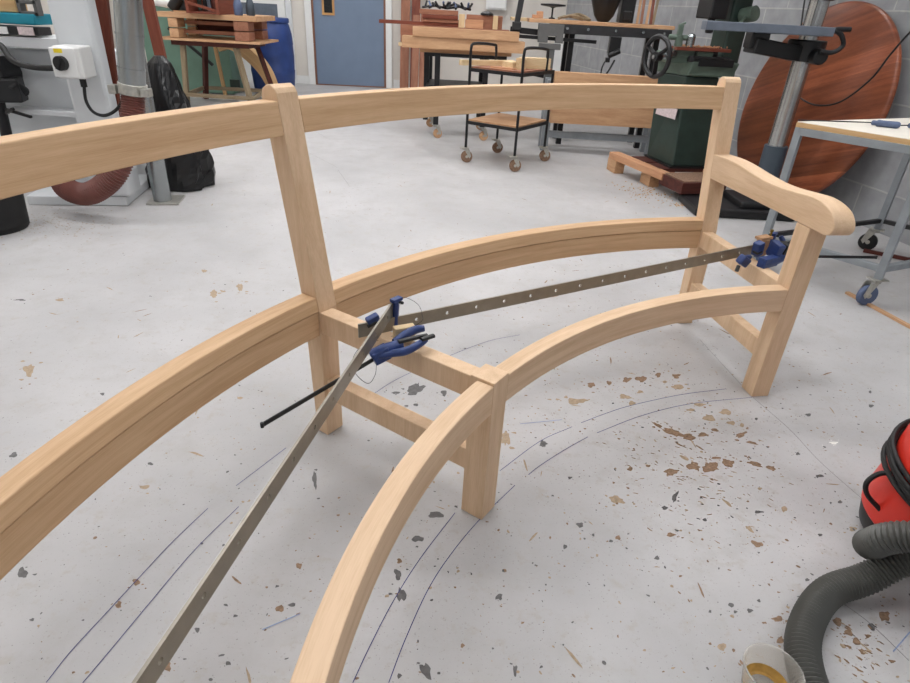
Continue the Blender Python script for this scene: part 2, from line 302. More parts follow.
STAINS=[(0.497,1.820,0.0220,0.0022,-0.0045,-0.0263,"b"),(0.566,1.840,0.0111,0.0011,-0.0040,-0.0201,"b"),(0.637,1.868,0.0226,0.0023,-0.0061,-0.0273,"b"),(0.692,1.880,0.0265,0.0027,-0.0067,-0.0276,"b"),(0.764,1.915,0.0154,0.0016,-0.0057,-0.0213,"b"),(0.831,1.915,0.0232,0.0024,-0.0063,-0.0213,"b"),(0.424,1.713,0.0455,0.0044,-0.0036,-0.0241,"t"),(0.812,1.839,0.0337,0.0034,-0.0060,-0.0201,"t"),(0.605,1.755,0.0262,-0.0060,-0.0059,-0.0186,"t"),(0.622,1.720,0.0177,0.0017,-0.0042,-0.0182,"t"),(0.866,1.656,0.0276,-0.0062,-0.0101,-0.0228,"t"),(0.934,1.696,0.0248,-0.0057,-0.0110,-0.0236,"t"),(0.932,1.634,0.0173,0.0016,-0.0064,-0.0169,"t"),(0.715,1.567,0.0359,-0.0215,-0.0103,-0.0203,"b"),(0.760,1.545,0.0329,-0.0129,-0.0097,-0.0204,"b"),(0.813,1.560,0.0266,0.0024,-0.0053,-0.0158,"b"),(0.676,1.600,0.0172,-0.0198,-0.0059,-0.0098,"b"),(0.940,1.571,0.0312,0.0171,-0.0024,-0.0147,"b"),(0.960,1.532,0.0230,-0.0049,-0.0053,-0.0103,"b"),(0.656,1.371,0.0272,0.0022,-0.0063,-0.0220,"b"),(0.734,1.404,0.0249,-0.0049,-0.0118,-0.0271,"b"),(0.777,1.399,0.0277,0.0023,-0.0093,-0.0271,"b"),(0.845,1.427,0.0186,-0.0109,-0.0134,-0.0223,"b"),(0.927,1.429,0.0252,-0.0096,-0.0080,-0.0138,"b"),(0.969,1.414,0.0190,-0.0039,-0.0075,-0.0138,"b"),(0.536,1.374,0.0120,0.0010,-0.0030,-0.0133,"b"),(0.594,1.392,0.0091,0.0008,-0.0023,-0.0090,"b"),(0.637,1.266,0.0068,-0.0035,-0.0164,-0.0302,"d"),(0.596,1.221,0.0139,0.0011,-0.0032,-0.0114,"d"),(0.352,1.142,0.0132,0.0010,-0.0022,-0.0139,"d"),(0.289,1.469,0.0156,0.0014,-0.0024,-0.0242,"d"),(0.381,1.110,0.0052,0.0004,-0.0012,-0.0067,"d"),(0.423,1.093,0.0077,0.0005,-0.0013,-0.0066,"d"),(0.303,1.066,0.0076,0.0005,-0.0013,-0.0096,"d"),(0.528,1.047,0.0101,0.0007,-0.0025,-0.0094,"d"),(0.855,1.226,0.0198,0.0015,-0.0032,-0.0076,"d"),(0.351,1.321,0.0087,0.0007,-0.0012,-0.0084,"d"),(0.693,1.185,0.0082,0.0006,-0.0025,-0.0073,"d"),(1.028,1.665,0.0070,0.0006,-0.0048,-0.0116,"d"),(1.223,1.706,0.0144,0.0013,-0.0059,-0.0120,"d"),(0.470,1.242,0.0258,-0.0124,-0.0085,-0.0185,"t"),(0.931,1.243,0.0114,0.0009,-0.0070,-0.0155,"t"),(0.585,1.125,0.0159,0.0011,-0.0029,-0.0102,"b"),(0.802,1.110,0.0160,-0.0078,-0.0088,-0.0129,"b"),(0.444,1.105,0.0104,0.0007,-0.0021,-0.0100,"b"),(0.801,1.161,0.0069,-0.0128,-0.0057,-0.0057,"t"),(0.896,1.319,0.0089,0.0007,-0.0035,-0.0084,"t"),(-0.126,1.727,0.0371,0.0294,0.0114,-0.0390,"d"),(-0.192,1.702,0.0204,0.0020,0.0014,-0.0120,"d"),(-0.028,1.718,0.0172,0.0017,0.0010,-0.0242,"d"),(-0.118,1.638,0.0099,0.0009,0.0010,-0.0113,"d"),(-0.367,1.255,0.0077,0.0023,0.0150,-0.0455,"d"),(-0.025,1.149,0.0235,0.0018,0.0010,-0.0175,"d"),(-0.065,1.065,0.0224,0.0016,0.0010,-0.0127,"d"),(-0.103,0.994,0.0095,0.0007,0.0013,-0.0117,"b"),(-0.337,0.964,0.0093,0.0006,0.0029,-0.0113,"b"),(-0.103,0.954,0.0104,0.0055,0.0086,-0.0204,"d"),(-0.090,0.900,0.0135,0.0009,0.0025,-0.0232,"d"),(-0.349,0.848,0.0129,0.0008,0.0034,-0.0121,"b"),(-0.326,0.859,0.0108,0.0007,0.0020,-0.0074,"d"),(-0.022,0.727,0.0106,0.0059,0.0115,-0.0216,"d"),(0.132,0.909,0.0114,0.0007,-0.0005,-0.0131,"d"),(0.158,0.737,0.0061,0.0003,-0.0010,-0.0166,"d"),(0.050,0.785,0.0063,0.0004,0.0001,-0.0067,"b"),(0.175,1.488,0.0188,0.0017,-0.0023,-0.0487,"t"),(-1.079,2.395,0.0212,0.0028,0.0225,-0.0594,"t"),(-0.993,2.483,0.0175,0.0024,0.0179,-0.0526,"t"),(-1.219,2.640,0.0182,0.0026,0.0092,-0.0234,"t"),(-1.461,1.718,0.0332,-0.0192,0.0142,-0.0429,"t"),(-1.226,1.289,0.0095,0.0097,0.0104,-0.0113,"d"),(-0.947,0.903,0.0061,0.0087,0.0179,-0.0153,"d"),(-0.809,1.192,0.0207,0.0016,0.0053,-0.0110,"t"),(-0.838,1.283,0.0109,0.0009,0.0038,-0.0081,"d"),(-0.854,0.790,0.0081,0.0005,0.0029,-0.0045,"d"),(-0.687,0.896,0.0109,0.0007,0.0064,-0.0129,"b"),(-0.695,0.836,0.0084,0.0005,0.0062,-0.0119,"b"),(-0.533,0.708,0.0116,0.0007,0.0062,-0.0139,"b"),(-1.146,1.602,0.0094,0.0009,0.0060,-0.0110,"d"),(-0.700,1.622,0.0128,0.0012,0.0038,-0.0112,"t"),(-0.506,0.788,0.0082,0.0005,0.0036,-0.0090,"d"),(-0.417,0.720,0.0078,0.0005,0.0022,-0.0061,"d"),(-0.468,0.850,0.0064,0.0004,0.0018,-0.0049,"d"),(-0.439,0.825,0.0063,0.0004,0.0016,-0.0047,"d"),(-0.438,0.685,0.0057,0.0003,0.0015,-0.0039,"d"),(0.795,1.413,0.0186,0.0015,-0.0080,-0.0229,"b"),(0.841,1.426,0.0163,-0.0095,-0.0107,-0.0179,"b"),(0.799,1.110,0.0126,-0.0088,-0.0071,-0.0094,"b"),(0.805,1.158,0.0054,-0.0142,-0.0059,-0.0053,"t"),(0.759,0.892,0.0185,0.0011,-0.0046,-0.0103,"b"),(0.779,0.888,0.0092,0.0006,-0.0024,-0.0051,"b"),(0.740,0.839,0.0112,0.0007,-0.0054,-0.0120,"b"),(1.011,0.915,0.0190,0.0012,-0.0111,-0.0185,"b"),(0.894,0.893,0.0092,-0.0082,-0.0117,-0.0115,"b"),(0.903,0.868,0.0090,-0.0079,-0.0093,-0.0089,"b"),(0.909,0.847,0.0051,-0.0088,-0.0099,-0.0078,"b"),(0.908,0.822,0.0050,-0.0085,-0.0073,-0.0057,"b"),(0.873,0.833,0.0064,-0.0054,-0.0067,-0.0064,"t"),(0.944,0.861,0.0091,0.0005,-0.0043,-0.0074,"b"),(0.605,0.815,0.0131,0.0008,-0.0042,-0.0116,"t"),(1.088,1.182,0.0143,-0.0026,-0.0074,-0.0108,"t"),(0.778,1.254,0.0111,-0.0211,-0.0059,-0.0063,"t"),(0.664,0.922,0.0094,0.0006,-0.0030,-0.0080,"d"),(0.667,0.904,0.0070,0.0004,-0.0020,-0.0052,"d"),(0.702,0.909,0.0093,0.0006,-0.0032,-0.0079,"d"),(1.105,1.390,0.0186,0.0015,-0.0046,-0.0090,"d"),(1.485,1.784,0.0150,0.0014,-0.0074,-0.0128,"d"),(1.086,1.489,0.0098,0.0008,-0.0047,-0.0099,"d"),(1.107,1.283,0.0088,0.0007,-0.0043,-0.0081,"d"),(0.879,1.005,0.0075,0.0005,-0.0029,-0.0059,"d"),(0.985,1.153,0.0082,0.0006,-0.0036,-0.0071,"d"),(0.966,0.885,0.0076,-0.0069,-0.0097,-0.0091,"d"),(1.233,1.556,0.0202,0.0018,-0.0055,-0.0105,"w"),(0.667,1.792,0.0146,0.0014,-0.0031,-0.0129,"t"),(0.777,1.868,0.0113,0.0011,-0.0038,-0.0137,"t"),(0.860,1.731,0.0287,0.0027,-0.0041,-0.0123,"t"),(0.815,1.697,0.0212,0.0020,-0.0038,-0.0119,"t"),(0.863,1.590,0.0149,-0.0033,-0.0049,-0.0108,"b"),(0.722,1.501,0.0203,-0.0168,-0.0027,-0.0047,"b"),(0.781,1.492,0.0136,-0.0157,-0.0030,-0.0045,"b"),(0.815,1.447,0.0189,0.0016,-0.0034,-0.0095,"b"),(0.715,1.439,0.0154,-0.0123,-0.0053,-0.0088,"t"),(0.965,1.626,0.0103,0.0009,-0.0066,-0.0168,"t"),(1.535,1.877,0.0078,0.0008,-0.0080,-0.0138,"d"),(-1.028,1.373,0.0085,0.0007,0.0048,-0.0089,"t"),(-1.678,2.256,0.0236,0.0030,0.0110,-0.0183,"t"),(-1.834,2.236,0.0311,0.0040,0.0060,-0.0090,"d"),(-0.026,0.923,0.0069,0.0004,0.0003,-0.0054,"t"),(-0.198,0.991,0.0071,0.0005,0.0010,-0.0058,"t")]
LINES={"pen":[[(-0.744,0.662),(-0.735,0.723),(-0.714,0.803),(-0.685,0.910),(-0.657,1.011),(-0.615,1.128)],[(-0.676,0.665),(-0.659,0.732),(-0.632,0.845),(-0.594,0.994),(-0.539,1.140)],[(-0.572,1.215),(-0.531,1.291),(-0.482,1.383)],[(-0.271,1.682),(-0.195,1.790),(-0.053,1.936),(0.124,2.095),(0.265,2.170)],[(-0.163,0.694),(-0.141,0.773),(-0.106,0.881),(-0.055,1.004),(0.025,1.160)],[(-0.093,0.698),(-0.070,0.791),(-0.029,0.921),(0.021,1.027),(0.090,1.141),(0.190,1.277)],[(0.150,1.334),(0.280,1.480),(0.392,1.564)],[(0.425,1.588),(0.525,1.653),(0.618,1.705),(0.808,1.787),(0.992,1.843)],[(0.232,1.324),(0.269,1.366),(0.353,1.446),(0.435,1.516)],[(0.468,1.539),(0.636,1.646),(0.826,1.733),(1.067,1.796)]],"blue":[[(0.224,1.564),(0.364,1.599)],[(0.977,0.826),(1.046,0.877)],[(-0.372,0.796),(-0.303,0.838)]],"seam":[[(1.069,1.800),(1.118,1.613),(1.138,1.455),(1.187,1.270)],[(0.931,0.944),(0.966,0.892),(0.999,0.807)],[(1.019,2.213),(1.069,1.800)],[(-0.989,4.729),(-0.810,4.260)],[(-1.466,5.439),(-1.001,4.793)],[(-3.116,8.928),(-1.287,5.855)]],}
# ------------------------------------------------------------------ camera
cam = bpy.data.cameras.new('camera'); co = bpy.data.objects.new('camera', cam); COL.objects.link(co)
cam.sensor_fit = 'HORIZONTAL'; cam.sensor_width = 36; cam.lens = 599.87/910*36; cam.clip_start = .02; cam.clip_end = 60
Rv = Vector((.9984815, .02688188, .04808394)); Uv = Vector((-.05508812, .48723869, .87152955)); Fv = Vector((0, .87285499, -.48797968))
co.matrix_world = Matrix(((Rv.x, Uv.x, -Fv.x, 0), (Rv.y, Uv.y, -Fv.y, 0), (Rv.z, Uv.z, -Fv.z, 1.1657), (0, 0, 0, 1)))
SC.camera = co

# ------------------------------------------------------------------ setting
A = R(11.97); NW = Vector((cos(A), sin(A), 0)); TW = Vector((-sin(A), cos(A), 0)); DW = 3.48   # block wall frame
def wallpt(t, d, z): return TW*t+NW*d+Vector((0, 0, z))
by = lambda x: 10.155+.068*(x+0)  # back wall line (door wall)
xc = (DW-sin(A)*10.27)/cos(A)
fl = MB(); fl.add([(-5.2, -3.5, 0), (5.2, -3.5, 0), (3.0, 10.4, 0), (-5.2, 10.4, 0)], [(0, 1, 2, 3)])
def flat_blob(x, y, a, b, mi, z, k=None, jit=.28):
    n = k or max(7, min(18, int(7+400*max(math.hypot(*a), math.hypot(*b)))))
    pts = []; ph = random.random()*6
    for i in range(n):
        t = 2*pi*i/n; r = 1+jit*(random.random()*2-1)+.15*sin(3*t+ph)
        pts.append((x+(a[0]*cos(t)+b[0]*sin(t))*r, y+(a[1]*cos(t)+b[1]*sin(t))*r, z))
    fl.add([(x, y, z)]+pts, [(0, 1+i, 1+(i+1) % n) for i in range(n)], None, mi)
MI = {'d': 1, 'b': 2, 't': 3, 'w': 4}
zc_ = [0.0004]
def nz_(): zc_[0] += 1e-7; return zc_[0]
for x, y, ax_, ay_, bx_, by_, c in STAINS:
    flat_blob(x, y, (ax_*.72, ay_*.72), (bx_*.72, by_*.72), MI[c], nz_())
    L = max(math.hypot(ax_, ay_), math.hypot(bx_, by_))
    for q in range(5 if c != 'd' else 2):
        t = random.random()*2*pi; rr = 1.1+random.random()*1.2; sz = L*random.uniform(.06, .2)
        flat_blob(x+(ax_*cos(t)+bx_*sin(t))*rr, y+(ay_*cos(t)+by_*sin(t))*rr, (sz, 0), (0, sz*.7), MI[c], nz_(), 6)
# scattered small specks, denser towards the work area
for i in range(5600):
    if random.random() < .6: x, y = random.gauss(.75, .75), random.gauss(1.4, .8)
    else: x, y = random.uniform(-2.6, 2.6), random.uniform(.1, 5.5)
    if x > 2.5 or y < .05: continue
    s_ = .0012+.0042*random.random()**2.5; t = random.random()*pi; el = random.uniform(.35, .9)
    flat_blob(x, y, (s_*cos(t), s_*sin(t)), (-s_*el*sin(t), s_*el*cos(t)), random.choice((1, 1, 2, 2, 3, 3)), nz_(), 7)
for i in range(130):  # scrapes
    x, y = random.uniform(-1.8, 1.9), random.uniform(.4, 4.5); t = random.random()*pi; s_ = random.uniform(.008, .03)
    flat_blob(x, y, (s_*cos(t), s_*sin(t)), (-s_*.12*sin(t), s_*.12*cos(t)), random.choice((2, 3, 3)), nz_(), 9)
for i in range(150):  # brown scuffs by the arc
    x, y = random.gauss(.69, .13), random.gauss(1.36, .12); t = random.gauss(-.5, .4); s_ = random.uniform(.002, .009)
    flat_blob(x, y, (s_*cos(t), s_*sin(t)), (-s_*.25*sin(t), s_*.25*cos(t)), random.choice((2, 2, 3)), nz_(), 8)
for i in range(420):  # fine dust by the left machine
    x, y = random.gauss(-2.35, .22), random.gauss(3.15, .12); s_ = random.uniform(.002, .007)
    flat_blob(x, y, (s_, 0), (0, s_*.7), 3, nz_(), 6)
for i in range(60):
    x, y = random.gauss(.92, .05), random.gauss(.79, .05); t = random.gauss(-.7, .3); s_ = random.uniform(.002, .008)
    flat_blob(x, y, (s_*cos(t), s_*sin(t)), (-s_*.4*sin(t), s_*.4*cos(t)), random.choice((2, 2, 3)), nz_(), 8)
def line(pts, w, mi):
    pts = catmull([(x, y, 0) for x, y in pts], 8); vs = []; z = nz_()
    for i, p in enumerate(pts):
        t = (pts[min(i+1, len(pts)-1)]-pts[max(i-1, 0)]).normalized(); n = Vector((-t.y, t.x, 0))*w/2
        vs += [(p.x+n.x, p.y+n.y, z), (p.x-n.x, p.y-n.y, z)]
    fl.add(vs, [(2*i, 2*i+1, 2*i+3, 2*i+2) for i in range(len(pts)-1)], None, mi)
for k, w, mi in (('pen', .0019, 5), ('blue', .0025, 6), ('seam', .0018, 7)):
    for l in LINES[k]: line(l, w, mi)
floor = struct(fl.build('floor', ['floor', 'chip_dark', 'chip_brown', 'chip_tan', 'chip_white', 'pen', 'penblue', 'seam']))

w = MB(); z0 = 1.2692
ta, tb = -3.6, 10.6
gv = lambda t, z: (t-.02+.13, z-z0+.2557*20, 0)
H = 3.4
w.add([wallpt(ta, DW, -.001), wallpt(tb, DW, -.001), wallpt(tb, DW, H), wallpt(ta, DW, H)], [(0, 1, 2, 3)], [gv(ta, 0), gv(tb, 0), gv(tb, H), gv(ta, H)])
w.add([wallpt(ta, DW+.2, -.001), wallpt(tb, DW+.2, -.001), wallpt(tb, DW+.2, H), wallpt(ta, DW+.2, H)], [(0, 1, 2, 3)], [gv(ta, 0), gv(tb, 0), gv(tb, H), gv(ta, H)])
struct(w.build('wall_right', 'block'))
w = MB(); w.box((-1.6, by(-1.6)+.1, H/2), (8, .2, H), (0, 0, .068)); struct(w.build('wall_back', 'wall'))
w = MB(); w.box((-5.1, 3.4, H/2), (.2, 14, H)); struct(w.build('wall_left', 'wall'))
w = MB(); w.box((-.6, 3.4, H+.05), (9.6, 14.2, .1)); struct(w.build('ceiling', 'white'))
ux = Vector((cos(.068), sin(.068), 0)); uy = Vector((-sin(.068), cos(.068), 0)); rzb = .068
def bw(s, d, z): return Vector((0, 10.155, z))+ux*s-uy*d     # s along back wall, d out of it
def bbox(mb, s0, s1, d0, d1, z0_, z1_, **k): mb.box(bw((s0+s1)/2, (d0+d1)/2, (z0_+z1_)/2), (s1-s0, d1-d0, z1_-z0_), (0, 0, rzb), **k)
# skirting
w = MB(); bbox(w, -5, -2.47, 0, .02, 0, .12); bbox(w, -1.18, 1.2, 0, .02, 0, .12); struct(w.build('baseboard_back', 'trimw', bevel=.004))
# door 1
d1 = thing('door_1', 'blue-grey door', 'door', bw(-1.83, .02, 0), rzb); del d1['label'], d1['category']; d1['kind'] = 'structure'
w = MB(); bbox(w, -2.34, -1.32, 0.005, .035, .015, 2.1); w.build('door_leaf', 'door', d1, .002)
w = MB()
for s0, s1, zz0, zz1 in ((-2.37, -2.34, 0, 2.14), (-1.32, -1.29, 0, 2.14), (-2.37, -1.29, 2.1, 2.14), (-2.34, -1.32, .0, .015)): bbox(w, s0, s1, 0, .045, zz0, zz1)
w.build('door_lipping', 'doorframe', d1)
w = MB(); bbox(w, -2.47, -2.37, 0, .05, 0, 2.24); bbox(w, -1.29, -1.2, 0, .05, 0, 2.24); bbox(w, -2.47, -1.2, 0, .05, 2.14, 2.24); w.build('architrave', 'trimw', d1, .004)
w = MB(); bbox(w, -2.19, -2.06, .03, .042, .98, 1.75); vp = w.build('vision_panel', 'glassdark', d1)
w = MB()
for a_ in ((-2.215, -2.185, .955, 1.775), (-2.065, -2.035, .955, 1.775), (-2.185, -2.065, .955, .985), (-2.185, -2.065, 1.745, 1.775)): bbox(w, a_[0], a_[1], .03, .052, a_[2], a_[3])
w.build('glazing_bead', 'oak', vp)
# door 2 (white, dark pane) behind the drum
d2 = thing('door_2', 'white door', 'door', bw(-3.2, .02, 0), rzb); del d2['label'], d2['category']; d2['kind'] = 'structure'
w = MB(); bbox(w, -3.75, -2.75, 0, .04, 0, 2.1); w.build('door_leaf', 'trimw', d2, .003)
w = MB(); bbox(w, -3.42, -2.86, .035, .045, .88, 1.06); w.build('door_pane', 'bargrey', d2)
w = MB(); bbox(w, -3.83, -3.76, 0, .06, 0, 2.16); bbox(w, -2.74, -2.66, 0, .06, 0, 2.16); bbox(w, -3.83, -2.66, 0, .06, 2.1, 2.16); w.build('architrave', 'white', d2, .003)
# ceiling lights
cl0 = None
for i, (x, y) in enumerate([(-3.0, .2), (-.4, 1.2), (2.4, .4)]+[(x, y) for y in (3.1, 5.2, 7.9) for x in ((-3.6, -1.7, .2, 1.9) if y < 6 else (-3.6, -1.8, .0))]):
    if cl0 is None:
        o = cl0 = thing('ceiling_light', '', 'ceiling light', (x, y, H), 0, 'strip lights on the ceiling')
        w = MB(); w.box((x, y, H-.03), (1.5, .22, .06)); w.build('housing', 'white', o)
        w = MB(); w.box((x, y, H-.07), (1.44, .16, .02)); w.build('diffuser', 'lamp', o)
    else:
        o = copy_tree(cl0); o.location = (x, y, H)
    o['label'] = 'white strip light fixed to the ceiling above the workshop floor'

# ------------------------------------------------------------------ the curved bench
CX, CY, RF, RB = 1.35647, .33050, 1.49852, 2.06106
T1, T2 = 146.114, 99.8845; T0 = 2*T1-T2; Wd = .0651; hw = Wd/2
ZS = .42
def rk(z): return RB+.17586*(z-ZS)
def er(t): return Vector((cos(R(t)), sin(R(t)), 0))
def et(t): return Vector((-sin(R(t)), cos(R(t)), 0))
def pol(r, t, z, s=0): return Vector((CX, CY, z))+er(t)*r+et(t)*s
bench = thing('curved_bench', 'pale timber curved garden bench frame being assembled, one scrolled arm fitted', 'bench', pol(1.78, (T1+T2)/2, 0), 0)
UP = Vector((0, 0, 1))
def radial_prism(poly, t, s0, s1, mb):
    mb.prism(poly, Vector((CX, CY, 0))+et(t)*(s0+s1)/2, er(t), UP, et(t), s1-s0, along=1)
for t, hgt in ((T1, ZS+.004), (T2, .622), (T0, .622)):
    w = MB(); radial_prism([(RF, 0), (RF+Wd, 0), (RF+Wd, hgt), (RF, hgt)], t, -hw, hw, w); w.build('front_leg', 'bench', bench, .002)
for t in (T1, T2, T0):
    top = [(rk(.965), .965), (rk(.972)+.006, .976), (rk(.98)+.018, .983), (rk(.98)+.034, .981), (rk(.97)+.050, .972), (rk(.955)+.058, .957), (rk(.94)+.060, .94)]
    poly = [(RB, 0), (RB, ZS)]+top+[(RB+.075, .50), (RB+.064, .42), (RB+.046, 0)]
    w = MB(); radial_prism(poly, t, -hw, hw, w); w.build('back_post', 'bench', bench, .003)
def arc_rail(name, secf, ta, tb, Rn, mat='bench'):
    da = math.degrees(math.asin((hw)/Rn)); a0 = ta-da; a1 = tb+da; n = 28; secs = []
    for i in range(n+1):
        t = a0+(a1-a0)*i/n
        secs.append([pol(r, t, z) for r, z in secf])
    w = MB(); w.sweep(secs); return w.build(name, mat, bench, .0025)
for ta, tb in ((T1, T2), (T0, T1)):
    arc_rail('front_rail', [(RF+.001, .339), (RF+.046, .339), (RF+.046, .417), (RF+.001, .417)], ta, tb, RF)
    arc_rail('top_rail', [(rk(.871)+.001, .871), (rk(.871)+.046, .871), (rk(.9486)+.046, .9486), (rk(.9486)+.001, .9486)], ta, tb, RB+.09, 'bench_hon')
    arc_rail('seat_back_rail', [(RB+.004, .3475), (RB+.05, .3475), (RB+.05, .4205), (RB+.004, .4205)], ta, tb, RB, 'bench_hon')
    arc_rail('lower_back_rail', [(RB+.001, .4225), (RB+.052, .4225), (RB+.060, .462), (RB+.010, .462)], ta, tb, RB, 'bench_hon')
for t in (T1, T2, T0):
    w = MB(); radial_prism([(RF+Wd, .355), (RB, .355), (RB, .419), (RF+Wd, .419)], t, -.014, hw-.002, w)
    o = w.build('seat_bearer', 'bench', bench, .0025)
    w = MB(); radial_prism([(RF+Wd, .13), (RB, .13), (RB, .195), (RF+Wd, .195)], t, -.02, .022, w)
    w.build('stretcher', 'bench', bench, .0025)
prof = [(2.115, .713), (2.07, .7145), (2.01, .716), (1.93, .712), (1.85, .704), (1.757, .698), (1.68, .699), (1.60, .706), (1.54, .711), (1.50, .709), (1.465, .702), (1.44, .692), (1.42, .675), (1.409, .655), (1.411, .640), (1.420, .629), (1.44, .6225), (2.098, .6225)]
w = MB(); s0, s1 = -hw-.006, hw
P3 = catmull([(a, b_, 0) for a, b_ in prof[:-1]], 3); pr = [(p.x, p.y) for p in P3]+[prof[-1]]
w.prism(pr, Vector((CX, CY, 0))+et(T2)*(s0+s1)/2, er(T2), UP, et(T2), s1-s0)
arm = w.build('arm', 'bench', bench, .0035, 2)

# ------------------------------------------------------------------ straightedges, clamps
def straight(a, b, z0_, h, th, label):
    a = Vector(a); b = Vector(b); d = (b-a); L = d.length; x = d.normalized(); y = Vector((-x.y, x.x, 0)); w = MB()
    # side faces with punched holes: panels between holes
    n = int(L/.0925); hs = .0048; xs = [0]
    cen = [.07+i*.0925 for i in range(n) if .07+i*.0925 < L-.03]
    zc = z0_+h*.5
    def quad(x0, x1, za, zb): w.box(a+x*((x0+x1)/2)+Vector((0, 0, (za+zb)/2)), (x1-x0, th, zb-za), (0, 0, math.atan2(x.y, x.x)), off=(x0, 0, za))
    # octagonal holes as ring of wedges
    prev = 0
    for c in cen:
        quad(prev, c-.008, z0_, z0_+h); prev = c+.008
        m = 16; r = hs; rng = []
        def outer(t):
            cx_, cz_ = cos(t), sin(t); k = min(.008/max(abs(cx_), 1e-9), (h/2)/max(abs(cz_), 1e-9)); return cx_*k, cz_*k
        angs = sorted([2*pi*i/m for i in range(m)]+[math.atan2(sz*h/2, sx*.008) % (2*pi) for sx in (-1, 1) for sz in (-1, 1)])
        for i in range(len(angs)):
            t0_, t1_ = angs[i], angs[(i+1) % len(angs)]
            if abs(t1_-t0_) < 1e-6: continue
            q = [(cos(t0_)*r, sin(t0_)*r), outer(t0_), outer(t1_), (cos(t1_)*r, sin(t1_)*r)]
            w.prism(q, a+x*c+Vector((0, 0, zc)), x, UP, y, th)
    quad(prev, L, z0_, z0_+h)
    o = w.build('straightedge', 'alu'); tag(o, label, 'straightedge', 'drilled metal straightedges across the bench'); return o
straight((-.245, 1.328, 0), (1.09, 2.125, 0), .4195, .038, .005, 'drilled metal straightedge running from the middle seat bearer to the clamp below the arm')
straight((-.163, 1.405, 0), (-.43, -.19, 0), .4585, .038, .005, 'drilled metal straightedge running down to the lower left edge of the picture')

def clamp(label, bar, fixed, pad, body, grip, trigger, tips, loc):
    c = thing('bar_clamp', label, 'clamp', loc, 0, 'blue quick-grip clamps')
    w = MB(); w.bar(bar[0], bar[1], .0035, .011); w.cyl(Vector(bar[0])-Vector((0, 0, .006)), Vector(bar[0])+Vector((0, 0, .006)), .004, 10); w.build('bar', 'blackmetal', c, .0008)
    w = MB(); w.tube(catmull(fixed, 5), [.011]*1+[.0115]*(len(catmull(fixed, 5))-2)+[.009], 8, flat=.75); f = w.build('fixed_jaw', 'blue', c, .001)
    w = MB(); e = Vector(fixed[-1]); w.box(e+Vector((0, 0, .002)), (.032, .018, .010), (0, 0, .9)); w.build('jaw_cap', 'blue', f, .002)
    w = MB(); w.cyl(e+Vector((-.014, .010, -.004)), e+Vector((.018, -.006, -.004)), .004, 8); w.build('jaw_pin', 'black', f)
    w = MB(); w.box(pad[0], pad[1], pad[2]); j = w.build('sliding_jaw', 'blue', c, .004)
    w = MB(); w.box(Vector(pad[0])+Vector((-.002, -.006, -.010)), (pad[1][0]*.8, pad[1][1]*.8, .008), pad[2]); w.build('jaw_pad', 'black', j, .002)
    w = MB(); w.bar(body[0], Vector(body[0]).lerp(Vector(body[2]), .8), .030, .034); P_ = catmull(body, 5); w.tube(P_, [.010]+[.0145]*(len(P_)-2)+[.011], 10, flat=1.25); w.build('body', 'blue', c, .003)
    w = MB(); P_ = catmull(grip, 6); n = len(P_); w.tube(P_, [.008+.0035*sin(pi*i/(n-1)) for i in range(n)], 10, flat=1.0); g = w.build('handle', 'blue', c)
    w = MB(); P_ = catmull(trigger, 6); n = len(P_); w.tube(P_, [.0075+.003*sin(pi*i/(n-1)) for i in range(n)], 10); w.build('trigger', 'blue', c)
    for tp in tips:
        w = MB(); w.tube(catmull(tp, 4), .0068, 8, flat=.8); w.build('grip_insert', 'black', c)
    return c
clamp('blue quick-grip clamp gripping both straightedges on the middle seat bearer',
      [(-.384, .976, .40), (-.150, 1.318, .405)], [(-.158, 1.385, .42), (-.1575, 1.388, .46), (-.156, 1.39, .50)],
      [(-.212, 1.352, .462), (.034, .020, .020), (.1, -.35, .5)],
      [(-.197, 1.243, .412), (-.180, 1.250, .425), (-.153, 1.268, .428), (-.128, 1.283, .43)],
      [(-.150, 1.285, .437), (-.124, 1.312, .445), (-.100, 1.330, .45), (-.079, 1.336, .452)],
      [(-.183, 1.240, .42), (-.151, 1.250, .424), (-.117, 1.252, .432), (-.089, 1.266, .443), (-.071, 1.283, .45)],
      [[(-.138, 1.272, .445), (-.100, 1.292, .447), (-.070, 1.309, .447)], [(-.082, 1.270, .455), (-.066, 1.284, .455), (-.054, 1.298, .453)]],
      (-.18, 1.25, .40))
clamp('blue quick-grip clamp on the seat bearer under the bench arm',
      [(1.60, 2.215, .40), (1.16, 2.150, .405)], [(1.150, 2.150, .41), (1.152, 2.152, .45), (1.150, 2.150, .488)],
      [(1.062, 2.060, .462), (.030, .030, .052), (.1, -.25, .5)],
      [(1.050, 1.985, .435), (1.090, 2.010, .430), (1.140, 2.050, .43), (1.190, 2.090, .44)],
      [(.972, 1.985, .432), (.986, 1.990, .440), (1.004, 2.005, .444), (1.020, 2.015, .445)],
      [(1.16, 2.10, .45), (1.175, 2.12, .47), (1.165, 2.13, .49)],
      [[(1.155, 2.07, .46), (1.185, 2.09, .47), (1.20, 2.11, .46)], [(1.185, 2.05, .44), (1.235, 2.09, .46), (1.27, 2.13, .485)], [(.962, 1.962, .410), (.970, 1.975, .425)]],
      (1.1, 2.0, .40))
w = MB(); w.box((.990, 1.992, .438), (.046, .028, .034), (.2, .5, .5)); w.build('foot', 'blue', bpy.data.objects['bar_clamp.001'], .006)
w = MB(); w.box((1.125, 2.06, .462), (.028, .05, .055), (.2, .1, .3)); w.build('jaw_block', 'blue', bpy.data.objects['bar_clamp.001'], .005)
w = MB(); w.box((1.168, 2.080, .455), (.055, .04, .055), (.2, .1, .5)); w.cyl((1.17, 2.08, .475), (1.225, 2.12, .485), .010, 10); w.build('release_body', 'black', bpy.data.objects['bar_clamp.001'], .004)
